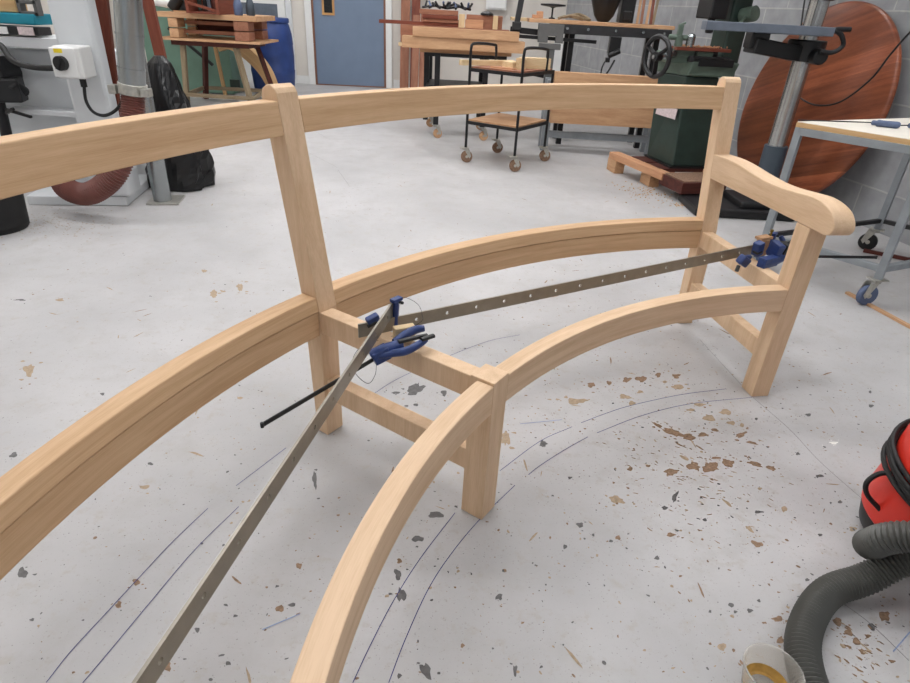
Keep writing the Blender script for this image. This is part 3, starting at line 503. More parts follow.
w = MB(); w.box((-.130, 1.333, .440), (.055, .022, .034), (0, 0, .45)); tag(w.build('packing_block', 'ply', bevel=.002), 'small pale wooden packing block held by the clamp in the bench middle', 'wood block')
w = MB(); w.box((1.098, 2.110, .452), (.036, .030, .060), (0, 0, .5)); w.box((1.098, 2.112, .487), (.06, .032, .010), (0, 0, .5)); tag(w.build('packing_block', 'tan', bevel=.002), 'small wooden packing block held by the clamp under the bench arm', 'wood block')
w = MB(); w.cyl((1.122, 2.118, .492), (1.122, 2.118, .512), .004, 8); w.cyl((1.122, 2.118, .508), (1.122, 2.118, .516), .006, 8); tag(w.build('screw', 'brass'), 'brass screw standing on the packing block under the bench arm', 'screw')
w = MB(); w.tube(catmull([(-.158, 1.405, .50), (-.135, 1.45, .48), (-.105, 1.455, .46), (-.090, 1.40, .46), (-.092, 1.36, .455), (-.16, 1.345, .42), (-.235, 1.318, .40), (-.247, 1.239, .40), (-.227, 1.185, .40), (-.194, 1.150, .40), (-.182, 1.180, .405), (-.185, 1.225, .41)], 8), .0007, 6)
tag(w.build('wire_loop', 'blackmetal'), 'thin dark wire looped around the clamp in the bench middle', 'wire')

# ------------------------------------------------------------------ casters
def caster(parent, x, y, z, ang, rw=.045, wheel='darkgrey', name='caster', tyre=None):
    """z = plate height; wheel rests on the floor"""
    u = Vector((cos(ang), sin(ang), 0)); v = Vector((-sin(ang), cos(ang), 0)); c = Vector((x, y, 0))+u*.022; c.z = rw
    w = MB(); w.box((x, y, z-.003), (.075, .06, .006), (0, 0, ang)); w.cyl((x, y, z-.02), (x, y, z-.005), .02, 12)
    for s in (-1, 1):
        w.prism([(-.022, z-.018-rw), (.022, z-.018-rw), (.036, .005), (.022, -.012), (.010, .005)], c+v*s*.019, u*1, UP, v, .003)
    w.cyl(c-v*.022, c+v*.022, .005, 8)
    o = w.build(name, 'zinc', parent)
    w = MB(); mt = Matrix((u, UP, v)).transposed()
    w.lathe([(rw*.55, -.013), (rw*.9, -.014), (rw, -.009), (rw, .009), (rw*.9, .014), (rw*.55, .013)], c, 20, 0, mt)
    w.lathe([(.001, -.010), (rw*.56, -.010), (rw*.56, .010), (.001, .010)], c, 16, 1, mt)
    w.lathe([(.001, -.016), (.012, -.016), (.012, .016), (.001, .016)], c, 12, 2, mt)
    w.build('wheel', [wheel, tyre or 'greypaint', 'zinc'], o); return o

# ------------------------------------------------------------------ right-hand work table
tl = thing('work_table', 'wheeled work table with white top and grey steel frame beside the bench arm', 'table', (1.98, 3.1, 0))
Lp, Np, Fp = Vector((1.612, 3.085, 0)), Vector((1.985, 2.68, 0)), Vector((2.46, 3.49, 0)); e1 = (Np-Lp); e2 = (Fp-Lp); Op = Lp+e1+e2
z1 = .732
w = MB()
for p in (Lp, Np, Fp, Op): w.bar(p+Vector((0, 0, .135)), p+Vector((0, 0, z1)), .034, .034, up=tuple(e1.normalized()))
for a, b_ in ((Lp, Np), (Np, Op), (Op, Fp), (Fp, Lp)):
    w.bar(a+Vector((0, 0, z1-.017)), b_+Vector((0, 0, z1-.017)), .034, .034)
for a, b_ in ((Lp, Np), (Np, Op)): w.bar(a+Vector((0, 0, .185)), b_+Vector((0, 0, .185)), .03, .03)
w.build('frame', 'greypaint', tl, .002)
w = MB()
for a, b_ in ((Lp, Fp), (Fp, Op)): w.bar(a+Vector((0, 0, .185)), b_+Vector((0, 0, .185)), .022, .022)
w.build('rear_rail', 'darkgrey', tl)
w = MB(); ou = .014
q1, q2 = e1.normalized(), e2.normalized(); cs = [Lp-q1*ou-q2*ou*.6, Np+q1*ou-q2*ou*.6, Op+q1*ou+q2*ou, Fp-q1*ou+q2*ou]
w.prism([(p.x, p.y) for p in cs], (0, 0, z1+.013), (1, 0, 0), (0, 1, 0), (0, 0, 1), .026); tp = w.build('table_top', 'tabletop', tl, .0015)
w = MB(); cs2 = [Lp-q1*(ou+.001)-q2*(ou*.6+.001), Np+q1*(ou+.001)-q2*(ou*.6+.001), Op+q1*ou+q2*ou, Fp-q1*(ou+.001)+q2*ou]
for i in range(4): a, b_ = cs2[i], cs2[(i+1) % 4]; w.bar(a+Vector((0, 0, z1+.012)), b_+Vector((0, 0, z1+.012)), .004, .022)
w.build('plywood_edge', 'skin_ply', tl)
for p, an in ((Lp, 2.5), (Np, 3.3), (Fp, 2.5), (Op, .4)):
    caster(tl, p.x, p.y, .135, an, .050, 'black' if p is Fp else 'bluegrey', tyre='greypaint' if p is Fp else 'bluegrey')
# tools on the table
zt = z1+.0265
def drv(pts, r, label, cat, grp=None):
    o = thing('screwdriver', label, cat, (pts[0][0], pts[0][1], zt))
    a, b_, c_ = [Vector(p) for p in pts]; d = (b_-a).normalized(); L = (b_-a).length
    w = MB(); w.tube([a+d*L*f for f in (0, .06, .15, .5, .78, .84, .95, 1)], [r*f for f in (.6, .95, 1, .92, 1, .7, .75, .5)], 12); w.build('handle', 'bluegrey', o)
    w = MB(); w.cyl(b_, c_, .0028, 8); w.build('shaft', 'blackmetal', o); return o
drv([(2.045, 3.030, zt+.015), (1.935, 3.075, zt+.015), (1.60, 3.105, zt+.004)], .0155, 'screwdriver with blue-grey handle lying along the white table top', 'screwdriver')
drv([(2.20, 3.04, zt+.014), (2.10, 3.055, zt+.014), (2.055, 3.062, zt+.010)], .0155, 'blue-grey handled tool at the right edge of the picture on the white table', 'screwdriver')

# ------------------------------------------------------------------ round table top leaning on the wall
ph = .18429; upd = UP*cos(ph)+NW*sin(ph); cd = TW*3.995+NW*3.16+upd*.671+Vector((0, 0, .003)); nd = upd.cross(TW).normalized()
if nd.dot(NW) < 0: nd = -nd
w = MB(); m3 = Matrix((TW, upd, nd)).transposed(); rad = .671
n = 96
pf = [(.0, -.0), (rad-.02, 0), (rad-.006, .004), (rad, .012), (rad, .030), (rad-.008, .038), (0, .040)]
w.lathe(pf, cd, n, 0, m3)
# grain attribute: boards run slightly off horizontal
ga = R(20)
for i, p in enumerate(w.v):
    q = p-cd; a, b_ = q.dot(TW), q.dot(upd); w.g[i] = Vector((a*cos(ga)-b_*sin(ga), a*sin(ga)+b_*cos(ga)+3, 0))
tag(w.build('round_tabletop', 'disc'), 'large round mahogany tabletop leaning against the grey block wall', 'tabletop')

# ------------------------------------------------------------------ pillar drill in front of it
dx, dy = 2.10, 4.25
dr = thing('pillar_drill', 'pillar drill with steel column and black table bracket in front of the round tabletop', 'drill press', (dx, dy, 0), R(12))
def loc(ox, oy, oz, rz):
    m = Matrix.Translation((ox, oy, oz)) @ Matrix.Rotation(rz, 4, 'Z')
    return lambda x, y, z: m @ Vector((x, y, z))
l = loc(dx, dy, 0, R(0))
w = MB(); w.cyl((dx, dy, .35), (dx, dy, 2.1), .056, 32); w.build('column', 'chrome', dr)
w = MB(); w.cyl((dx, dy, .09), (dx, dy, .445), .074, 32); w.cyl((dx, dy, .09), (dx, dy, .13), .11, 32); w.build('column_sleeve', 'slate', dr)
w = MB(); w.box((1.91, 4.195, .03), (.68, .41, .058)); w.box((2.06, 4.22, .075), (.36, .34, .05)); w.build('base', 'black', dr, .015)
w = MB(); w.cyl((dx, dy, .965), (dx, dy, 1.085), .11, 28); w.bar((dx-.05, dy-.03, 1.005), (dx-.40, dy-.12, 1.045), .11, .085); w.box((dx-.36, dy-.1, 1.07), (.11, .11, .09)); w.cyl((dx+.02, dy-.18, 1.0), (dx+.02, dy+.1, 1.0), .045, 12); br = w.build('table_bracket', 'black', dr, .008)
w = MB(); w.tube(catmull([(dx-.01, dy-.2, 1.03), (dx+.07, dy-.2, 1.03), (dx+.115, dy-.2, 1.07), (dx+.085, dy-.2, 1.125), (dx+.04, dy-.2, 1.15), (dx+.13, dy-.2, 1.155)], 6), .014, 8); w.build('crank_handle', 'black', br)
w = MB(); w.box((1.742, dy-.20, 1.137), (.74, .10, .048), (0, 0, -.03)); w.box((1.90, dy-.03, 1.12), (.40, .28, .02), (0, 0, -.03)); w.build('table', 'bargrey', dr, .004)
w = MB(); w.cyl((dx, dy, 1.3), (dx, dy, 1.36), .09, 24); w.box((dx-.1, dy-.12, 1.95), (.34, .75, .32)); w.cyl((dx-.1, dy-.36, 1.62), (dx-.1, dy-.36, 1.8), .035, 16); w.build('drill_head', 'darkgrey', dr, .02)
w = MB(); w.bar((dx-.035, dy-.068, 1.14), (dx-.035, dy-.068, 1.95), .02, .012); w.build('rack', 'chrome', dr)

# ------------------------------------------------------------------ mortiser on its timber skid
mo = thing('mortising_machine', 'dark green mortising machine with black handwheel against the block wall', 'machine', (1.68, 4.95, .15))
def quadprism(mb, b, t, z0_, z1_, mi=0):
    vs = [(x, y, z0_) for x, y in b]+[(x, y, z1_) for x, y in t]
    mb.add(vs, [(3, 2, 1, 0), (4, 5, 6, 7), (0, 1, 5, 4), (1, 2, 6, 5), (2, 3, 7, 6), (3, 0, 4, 7)], None, mi)
w = MB(); quadprism(w, [(1.605, 4.76), (1.90, 4.82), (1.79, 5.19), (1.499, 5.13)], [(1.575, 4.80), (1.84, 4.86), (1.75, 5.16), (1.45, 5.09)], .16, .80); w.build('pedestal', 'green', mo, .012)
w = MB(); quadprism(w, [(1.575, 4.79), (1.92, 4.82), (1.80, 5.19), (1.42, 5.10)], [(1.59, 4.76), (1.95, 4.82), (1.82, 5.19), (1.40, 5.10)], .80, .90); w.box((1.52, 4.93, .915), (.22, .26, .07), (0, 0, .2)); w.build('bed_casting', 'greenlight', mo, .01)
w = MB(); w.box((1.90, 5.05, 1.10), (.15, .2, .62), (0, 0, .2)); w.box((1.87, 5.0, 1.75), (.2, .3, .8), (0, 0, .2)); w.build('column', 'green', mo, .015)
w = MB(); w.box((1.70, 4.93, 1.38), (.13, .2, .42), (0, 0, .2)); w.cyl((1.70, 4.90, 1.08), (1.70, 4.90, 1.2), .028, 16); w.build('head', 'black', mo, .01)
w = MB(); w.box((1.60, 4.88, .955), (.34, .14, .035), (0, 0, .1)); w.box((1.70, 4.88, .915), (.3, .2, .04), (0, 0, .1)); w.build('sliding_table', 'darkgrey', mo, .004)
w = MB(); w.box((1.64, 4.82, .978), (.40, .13, .02), (0, 0, .1)); w.build('table_board', 'redwood', mo)
w = MB(); w.box((1.52, 4.80, .955), (.16, .02, .07), (0, 0, .1)); w.box((1.67, 4.80, .935), (.12, .03, .06), (0, 0, .1)); w.build('table_slide', 'greenlight', mo, .004)
w = MB(); w.cyl((1.475, 4.82, .99), (1.475, 4.82, 1.06), .028, 14); w.cyl((1.40, 4.82, 1.045), (1.56, 4.82, 1.045), .018, 12); w.box((1.47, 4.82, 1.09), (.035, .03, .07)); w.cyl((1.455, 4.82, 1.12), (1.50, 4.82, 1.14), .008, 8); w.build('work_clamp', 'greenlight', mo, .003)
w = MB(); w.cyl((1.555, 4.81, .99), (1.555, 4.81, 1.055), .03, 14); w.lathe([(.03, 0), (.022, .016), (0, .022)], (1.555, 4.81, 1.055), 14); w.build('clamp_cylinder', 'galv', mo)
w = MB(); w.cyl((1.28, 4.62, .925), (1.47, 4.80, .94), .014, 12); w.cyl((1.36, 4.70, .93), (1.45, 4.78, .938), .024, 14); w.build('spindle', 'galv', mo)
hc = Vector((1.285, 4.62, .925)); hx = Vector((.90, .43, .04)).normalized(); hy = UP.cross(hx).normalized(); hz = hx.cross(hy); hm = Matrix((hy, hz, hx)).transposed()
w = MB(); rr = []
for i in range(40):
    a = 2*pi*i/40; c = hm @ Vector((cos(a), sin(a), 0)); rr.append([hc+c*(.126+.016*cos(b_))+hx*.016*sin(b_) for b_ in [2*pi*k/10 for k in range(10)]])
w.sweep(rr, closed=True, smooth=True)
for k in range(3):
    a = 2*pi*k/3+.5; c = hm @ Vector((cos(a), sin(a), 0)); w.bar(hc+c*.02, hc+c*.13, .012, .034, up=tuple(hx))
w.cyl(hc-hx*.02, hc+hx*.03, .03, 16); hwl = w.build('handwheel', 'black', mo)
w = MB(); w.cyl(hc-hx*.032, hc-hx*.02, .014, 12); w.build('hub_cap', 'galv', hwl)
w = MB()
for i in range(70): w.box((1.64+random.gauss(0, .07), 4.81+random.gauss(0, .02), .990+random.random()*.008), (.02, .008, .004), (random.random(), random.random(), random.random()*3))
w.build('shavings', 'orange', mo)
w = MB(); w.box((1.76, 4.80, .895), (.26, .05, .05), (0, 0, .1)); w.box((1.70, 4.78, .925), (.22, .03, .02), (0, 0, .1)); w.build('carriage', 'black', mo, .004)
w = MB(); w.cyl((1.98, 4.86, 1.22), (1.93, 4.95, 1.20), .05, 18); w.cyl((1.93, 4.88, 1.20), (1.86, 4.8, 1.14), .012, 8); w.build('feed_handle', 'greenlight', mo)
w = MB(); w.box((1.5245, 4.93, .535), (.27, .005, .075), Euler((0, 0, -1.288)).to_matrix() @ Euler((R(-4), 0, 0)).to_matrix()); w.build('paper_label', 'label', mo)
w = MB(); w.box((1.70, 4.98, .1575), (.34, .44, .015), (0, 0, .2)); w.build('foot_plate', 'blackmetal', mo)
# skid
sk = thing('timber_skid', 'orange and dark red timber skid under the green mortising machine', 'pallet', (1.6, 4.8, 0))
a, b_ = Vector((1.262, 5.27, .125)), Vector((1.515, 4.56, .125))
w = MB(); w.bar(a, b_, .09, .05); w.build('bearer_board', 'orange', sk, .002)
w = MB(); w.bar(a+Vector((.42, .14, 0)), b_+Vector((.42, .14, 0)), .09, .05); w.build('bearer_board', 'orange', sk, .002)
w = MB(); w.bar((1.40, 5.02, .138), (1.95, 5.16, .138), .2, .024); w.bar((1.47, 4.80, .138), (2.0, 4.92, .138), .2, .024); w.build('deck_board', 'darkred', sk)
w = MB(); w.box((1.69, 4.50, .105), (.37, .30, .08), (0, 0, .28)); w.build('step_box', 'darkred', sk, .003)
w = MB(); w.box((1.69, 4.50, .148), (.33, .26, .006), (0, 0, .28)); w.build('chippings', 'dustbrown', sk)
for i, (x, y) in enumerate([(1.268, 5.20), (1.46, 4.81), (1.73, 5.30), (1.93, 4.90)]):
    w = MB(); w.box((x+.012, y+.01, .05), (.085, .16, .1), (0, 0, .2)); o = w.build('packing_block', 'tan' if i < 2 else 'brown', bevel=.002)
    tag(o, ['pale wooden block under the far end of the orange skid board', 'pale wooden block under the middle of the orange skid board', 'wooden block hidden behind the skid by the wall', 'wooden block under the skid behind the drill base'][i], 'wood block', 'wooden blocks under the skid')
w = MB()
for i in range(150):
    x, y = random.gauss(1.40, .12), random.gauss(4.55, .16); s_ = random.uniform(.003, .012); w.box((x, y, .0025), (s_, s_*.5, .004), (0, 0, random.random()*3))
for i in range(50):
    x, y = random.gauss(1.57, .05), random.gauss(4.25, .03); s_ = random.uniform(.003, .01); w.box((x, y, .0025), (s_, s_*.5, .004), (0, 0, random.random()*3))
o = w.build('sawdust', 'dust'); tag(o, 'scattered sawdust on the floor beside the orange skid board', 'sawdust'); o['kind'] = 'stuff'

# ------------------------------------------------------------------ saw bench with grey steel stand at the back
sb = thing('radial_saw_bench', 'long saw bench with timber top and dark steel apron behind the trolley', 'workbench', (1.1, 6.25, 0))
w = MB(); w.box((1.17, 6.42, 1.083), (1.32, .50, .03)); w.build('bench_top', 'tan', sb, .003)
w = MB(); w.box((.62, 6.60, 1.083), (.50, .30, .028)); w.build('side_board', 'ply', sb, .003)
w = MB(); w.box((1.28, 6.18, 1.028), (1.06, .035, .075), (0, 0, 0)); w.box((1.28, 6.66, 1.028), (1.06, .035, .075)); w.build('apron', 'darkgrey', sb, .002)
for x in (.86, 1.05, 1.30, 1.55, 1.74):
    w = MB(); w.cyl((x, 6.145, 1.035), (x, 6.165, 1.035), .012, 8); w.build('apron_bolt', 'galv', sb)
w = MB(); w.box((.715, 6.17, 1.015), (.235, .05, .10)); w.box((.65, 6.17, .94), (.09, .05, .06)); w.box((.80, 6.17, .94), (.07, .05, .06)); w.box((.72, 6.17, .88), (.2, .05, .05)); w.box((.735, 6.18, .70), (.07, .05, .34)); w.build('end_bracket', 'castgrey', sb, .004)
w = MB(); w.bar((.35, 6.25, 1.0), (.66, 6.25, .985), .04, .05); w.bar((.35, 6.22, .95), (1.15, 6.22, .935), .03, .03); w.build('rail', 'blackmetal', sb, .003)
for x, y in ((.93, 6.3), (1.72, 6.3), (.93, 6.6), (1.72, 6.6)):
    w = MB(); w.box((x, y, .53), (.05, .05, 1.06)); w.build('leg', 'blackmetal', sb)
w = MB(); w.bar((.45, 6.32, .66), (1.55, 6.32, .50), .03, .05); w.build('brace', 'blackmetal', sb)
w = MB(); w.box((1.30, 6.12, .92), (.10, .08, .14)); w.cyl((1.25, 6.08, .83), (1.35, 6.08, .88), .025, 10); w.box((1.25, 6.08, .80), (.04, .04, .04)); w.build('motor', 'blackmetal', sb, .005)
w = MB(); w.tube(catmull([(1.32, 6.1, .8), (1.27, 6.08, .70), (1.20, 6.08, .6), (1.22, 6.08, .52)], 6), .008, 6); w.tube(catmull([(1.24, 6.1, .8), (1.21, 6.08, .72), (1.22, 6.08, .6), (1.25, 6.08, .52)], 6), .006, 6); w.build('motor_cable', 'black', sb)
gs = thing('steel_stand', 'grey steel stand behind the trolley with timber planks across it', 'stand', (1.24, 6.0, 0))
for x in (.745, 1.745):
    for y in (5.94, 6.12):
        w = MB(); w.box((x, y, .31), (.07, .05, .62)); w.build('leg', 'greypaint', gs, .003)
w = MB(); w.box((1.25, 5.94, .15), (.95, .04, .06)); w.box((1.25, 6.12, .25), (.95, .04, .05)); w.build('cross_rail', 'greypaint', gs, .003)
w = MB(); w.box((1.24, 5.85, .485), (.965, .09, .43)); tag(w.build('plank', 'tan', bevel=.003), 'wide thick tan plank on edge in front of the grey steel stand', 'plank')
# things on the saw bench
w = MB(); P_ = [(0, 0), (.05, .0), (.09, .05), (.15, .22), (.17, .45), (.15, .7)]; w.lathe(P_, (1.22, 6.42, 1.099), 24); tag(w.build('dust_hood', 'black'), 'black tapering hood standing on the saw bench', 'hood')
w = MB(); w.box((1.44, 6.5, 1.32), (.13, .15, .44)); w.box((1.44, 6.42, 1.16), (.08, .02, .08)); tag(w.build('black_case', 'black', bevel=.012), 'black case standing upright beside the hood on the saw bench', 'case')
for i, (x, dx_, col) in enumerate([(1.56, .10, 'tan'), (1.60, .06, 'brown'), (1.65, .12, 'tan'), (1.69, .05, 'redwood'), (1.71, .16, 'dirtywood')]):
    w = MB(); w.bar((x, 6.5, 1.10), (x+dx_*.6, 6.75, 1.75), .024, .02); tag(w.build('timber_strip', col), ['tan strip leaning leftmost beside the black case', 'brown strip leaning second from the black case', 'tan strip leaning third from the black case', 'dark red strip leaning behind the saw bench', 'rightmost worn strip leaning behind the saw bench'][i], 'timber strip', 'strips leaning behind the saw bench')
w = MB(); w.tube(catmull([(.80, 6.4, 1.11), (.9, 6.5, 1.13), (1.02, 6.35, 1.11), (.93, 6.3, 1.14), (.85, 6.42, 1.12), (1.0, 6.5, 1.15), (1.1, 6.42, 1.11), (1.0, 6.38, 1.12)], 6), .012, 6); tag(w.build('air_line', 'dirtywood'), 'tangled tan and black line lying on the saw bench top', 'cable')
w = MB(); w.box((.62, 6.58, 1.113), (.10, .08, .03)); w.box((.64, 6.58, 1.143), (.06, .06, .03)); tag(w.build('offcut_stack', 'orange', bevel=.002), 'small stepped timber offcut on the pale board end', 'offcut')
w = MB(); w.lathe([(.03, 0), (.03, .01), (.008, .015), (.008, .09), (.03, .10), (.12, .11), (.12, .125), (0, .13)], (.76, 6.6, 1.0985), 20); tag(w.build('small_lamp_base', 'black'), 'small black stemmed plate standing on the pale board', 'stand')
w = MB(); w.bar((.40, 6.25, 1.0), (.46, 6.25, 1.5), .05, .05); w.box((.405, 6.25, 1.03), (.08, .08, .07)); w.build('upright_post', 'darkgrey', sb, .006)

# ------------------------------------------------------------------ wire trolley
tr_ = thing('trolley', 'small black tube trolley on four casters with offcuts on top', 'trolley', (.34, 5.3, 0), 0)
c4 = [Vector((.0, 5.24, 0)), Vector((.40, 5.0, 0)), Vector((.69, 5.45, 0)), Vector((.28, 5.69, 0))]
for p in c4:
    w = MB(); w.tube([p+Vector((0, 0, .12)), p+Vector((0, 0, .74))], .011, 8); w.build('leg', 'blackmetal', tr_)
for i, j in ((0, 3), (1, 2)):
    a, b_ = c4[i], c4[j]; w = MB()
    w.tube(catmull([a+Vector((0, 0, .72)), a+Vector((0, 0, .875)), a*.9+b_*.1+Vector((0, 0, .912)), a*.35+b_*.65+Vector((0, 0, .900)), a*.25+b_*.75+Vector((0, 0, .87)), a*.25+b_*.75+Vector((0, 0, .72))], 5), .011, 8); w.build('end_handle', 'blackmetal', tr_)
for z, m_ in ((.335, 'tan'), (.735, 'brown')):
    w = MB()
    for i in range(4): w.bar(c4[i]+Vector((0, 0, z-.008)), c4[(i+1) % 4]+Vector((0, 0, z-.008)), .02, .025)
    fr = w.build('shelf_frame', 'blackmetal', tr_)
    w = MB(); ins = [p*.97+Vector((.3425, 5.345, 0))*.03 for p in c4]; w.prism([(p.x, p.y) for p in ins], (0, 0, z+.009), (1, 0, 0), (0, 1, 0), (0, 0, 1), .014); w.build('shelf', m_, tr_)
for p, an in zip(c4, (.3, .2, .2, .3)): caster(tr_, p.x-.01, p.y, .125, an-.2, .049, 'dustbrown', tyre='darkgrey')
TL = ['long pale batten lying along the trolley top', 'short pale block at the trolley front', 'thick pale block standing on the trolley top', 'brown board end on the trolley top beside the blocks', 'long pale block at the right end of the trolley']
for i, (c, d, rz, col) in enumerate([((.14, 5.42, .770), (.50, .05, .04), .5, 'ply'), ((.32, 5.22, .775), (.09, .12, .055), -.5, 'ply'), ((.40, 5.22, .790), (.055, .10, .085), -.4, 'ply'), ((.26, 5.17, .755), (.2, .06, .018), -.5, 'orange'), ((.52, 5.36, .790), (.24, .10, .08), .25, 'ply')]):
    w = MB(); w.box(c, d, (0, 0, rz)); tag(w.build('offcut', col, bevel=.002), TL[i], 'offcut', 'timber offcuts on the trolley')

# ------------------------------------------------------------------ dark cart with timber stack
ct = thing('timber_cart', 'dark steel cart on casters carrying the stack of brown boards', 'cart', (.0, 6.5, 0))
cc = [(-.31, 6.24), (.15, 6.24), (.12, 6.84), (-.42, 6.84), (-.43, 6.5)]
for x, y in cc:
    w = MB(); w.box((x, y, .45), (.05, .05, .64)); w.build('leg', 'blackmetal', ct, .003)
w = MB(); w.box((-.05, 6.55, .79), (.86, .66, .035)); w.build('deck', 'tan', ct, .003)
w = MB(); w.box((-.05, 6.55, .755), (.78, .62, .03)); w.build('deck_frame', 'blackmetal', ct)
w = MB(); w.box((-.12, 6.55, .46), (.6, .56, .05)); w.build('lower_shelf', 'darkgrey', ct, .003)
for x, y in cc[:4]: caster(ct, x, y, .13, .2, .045, 'tan', tyre='ply')
BL = ['tan board on edge at the front of the cart stack', 'tan board lying under the front board of the cart stack', 'long thin brown board sticking out furthest left over the door', 'short stepped brown board below the long one', 'upper reddish board on the left of the cart stack', 'second reddish board under the top left one', 'third reddish board lying lowest on the left', 'dark red board across the right of the cart stack', 'small orange offcut in front of the right board', 'pale upright batten gripping the cart stack left', 'pale upright batten gripping the cart stack right', 'pale board end sticking out at the lower left']
for i, (x0, x1, y, z0_, z1_, dy_, col) in enumerate([
    (-.54, .43, 6.15, .905, .985, .05, 'tan'), (-.64, .49, 6.22, .808, .905, .16, 'tan'), (-.88, -.12, 6.42, .99, 1.02, .10, 'redwood'), (-.67, -.45, 6.36, .905, .99, .12, 'brown'),
    (-.50, -.14, 6.42, 1.085, 1.125, .14, 'brown'), (-.47, -.14, 6.42, 1.05, 1.083, .14, 'redwood'), (-.47, -.13, 6.42, 1.021, 1.049, .12, 'brown'), (-.06, .28, 6.46, .988, 1.10, .14, 'brown'),
    (-.07, .10, 6.365, .988, 1.06, .05, 'orange'), (-.13, -.075, 6.37, .988, 1.10, .04, 'ply'), (.19, .235, 6.37, .988, 1.10, .04, 'ply'), (-.69, -.15, 6.36, .808, .838, .10, 'ply')]):
    w = MB(); w.box(((x0+x1)/2, y, (z0_+z1_)/2), (x1-x0, dy_, z1_-z0_)); tag(w.build('board', col, bevel=.002), BL[i], 'board', 'boards stacked on the dark cart')
w = MB(); w.box((-.1, 6.42, .898), (.9, .18, .18)); tag(w.build('board', 'brown', bevel=.002), 'brown board in the middle of the cart stack supporting the upper boards', 'board', 'boards stacked on the dark cart')
for i in range(11):
    x = -.42+i*.038; o = thing('spring_clamp', 'small black clamp in the heap on the upper left boards', 'clamp', (x, 6.42, 1.127), i*1.1, 'black clamps heaped on the boards')
    l = loc(x, 6.42, 1.127, i*1.1)
    w = MB(); w.tube([l(-.06, 0, .012), l(.06, .01, .03+.01*(i % 3))], .011, 6); w.build('bar', 'blackmetal', o)
    w = MB(); w.tube([l(-.03, 0, .02), l(-.02, .03, .065)], .010, 6); w.build('handle', 'bluegrey' if i % 2 else 'black', o)
w = MB(); w.lathe([(.06, 0), (.06, .015), (.03, .03), (0, .035)], (.13, 6.42, 1.101), 14); tag(w.build('tape_reel', 'black'), 'flat black reel on the right board of the cart stack', 'reel')
# brown boards leaning at the back wall
for i, (x, y, wd, ht, col) in enumerate([(-.98, 9.75, .13, 1.95, 'brown'), (-.83, 9.70, .12, 1.35, 'redwood'), (-.80, 9.45, .10, 1.02, 'brown'), (-.69, 9.45, .10, 1.04, 'brown')]):
    w = MB(); w.bar((x, y, 0), (x, y+.28, ht), wd, .03, up=(0, 1, 0)); tag(w.build('wall_board', col), ['brown board standing leftmost beside the blue-grey door', 'reddish board standing second from the door', 'brown board standing third from the door below the stack', 'brown board standing fourth from the door', 'dark red board standing furthest from the door'][i], 'board', 'boards standing by the back wall')
w = MB(); w.box((.33, 10.08, 1.35), (.3, .12, .42)); w.box((.33, 10.01, 1.35), (.26, .02, .38)); tag(w.build('wall_cabinet', 'trimw', bevel=.004), 'white electrical cabinet on the back wall', 'cabinet')
w = MB(); w.box((1.30, 9.9, .62), (.16, .08, .52)); w.box((1.30, 9.9, .3), (.12, .06, .6)); tag(w.build('white_board', 'trimw', bevel=.004), 'white board standing in the corner behind the saw bench', 'board')
# ------------------------------------------------------------------ left: white machine, isolator, ducts
wm = thing('bandsaw_machine', 'white enamelled workshop machine with a tall column at the left edge', 'machine', (-2.3, 3.75, 0))
w = MB(); w.box((-2.118, 3.58, 1.05), (.215, .10, 1.98), (0, 0, .05)); w.build('column', 'whitegrey', wm, .02)
w = MB(); w.box((-2.36, 3.78, .03), (.56, .55, .055), (0, 0, .15)); w.box((-2.15, 3.70, .12), (.18, .16, .14)); w.build('base', 'whitegrey', wm, .006)
w = MB(); w.box((-2.75, 4.05, .42), (1.05, .4, .80)); w.build('cabinet', 'whitegrey', wm, .015)
w = MB(); w.box((-2.62, 3.82, .872), (.86, .30, .055)); w.build('table_rim', 'white', wm, .006)
w = MB(); w.box((-2.62, 3.78, .49), (.80, .12, .03)); w.build('ledge', 'white', wm, .004)
w = MB(); w.cyl((-2.72, 3.62, .70), (-2.72, 3.80, .70), .085, 20); w.box((-2.66, 3.66, .62), (.16, .12, .13), (0, 0, .3)); w.cyl((-2.60, 3.62, .66), (-2.60, 3.72, .60), .03, 12); w.box((-2.74, 3.66, .83), (.12, .1, .06)); w.build('motor', 'black', wm, .01)
w = MB(); w.bar((-2.66, 3.60, .52), (-2.52, 3.60, .485), .02, .015); w.bar((-2.66, 3.60, .50), (-2.60, 3.58, .53), .02, .015); w.cyl((-2.72, 3.62, .30), (-2.70, 3.62, .56), .03, 12); w.build('lever', 'blackmetal', wm, .003)
w = MB(); w.tube(catmull([(-2.78, 3.6, .76), (-2.60, 3.6, .86), (-2.48, 3.52, .79), (-2.36, 3.50, .765), (-2.17, 3.50, .77)], 8), .016, 8); tag(w.build('power_cable', 'rubber'), 'thick black cable sagging between the dark motor and the rotary switch box', 'cable')
o = thing('rotary_isolator', 'white switch box with black rotary knob and yellow label on the machine column', 'switch', (-2.10, 3.42, .73))
w = MB(); w.box((-2.095, 3.445, .81), (.138, .15, .155), (0, 0, .12)); w.build('box', 'trimw', o, .010)
w = MB(); w.box((-2.103, 3.366, .81), (.125, .012, .142), (0, 0, .12)); lid = w.build('lid', 'trimw', o, .006)
w = MB(); w.cyl((-2.110, 3.362, .808), (-2.113, 3.336, .808), .035, 24); w.box((-2.114, 3.334, .808), (.012, .012, .06), (0, .5, .12)); w.build('knob', 'black', o)
w = MB(); w.box((-2.118, 3.360, .866), (.042, .004, .020), (0, 0, .12)); w.build('yellow_label', 'yellow', lid)
w = MB(); w.cyl((-2.06, 3.42, .74), (-2.06, 3.42, .69), .016, 12); w.build('cable_gland', 'black', o)
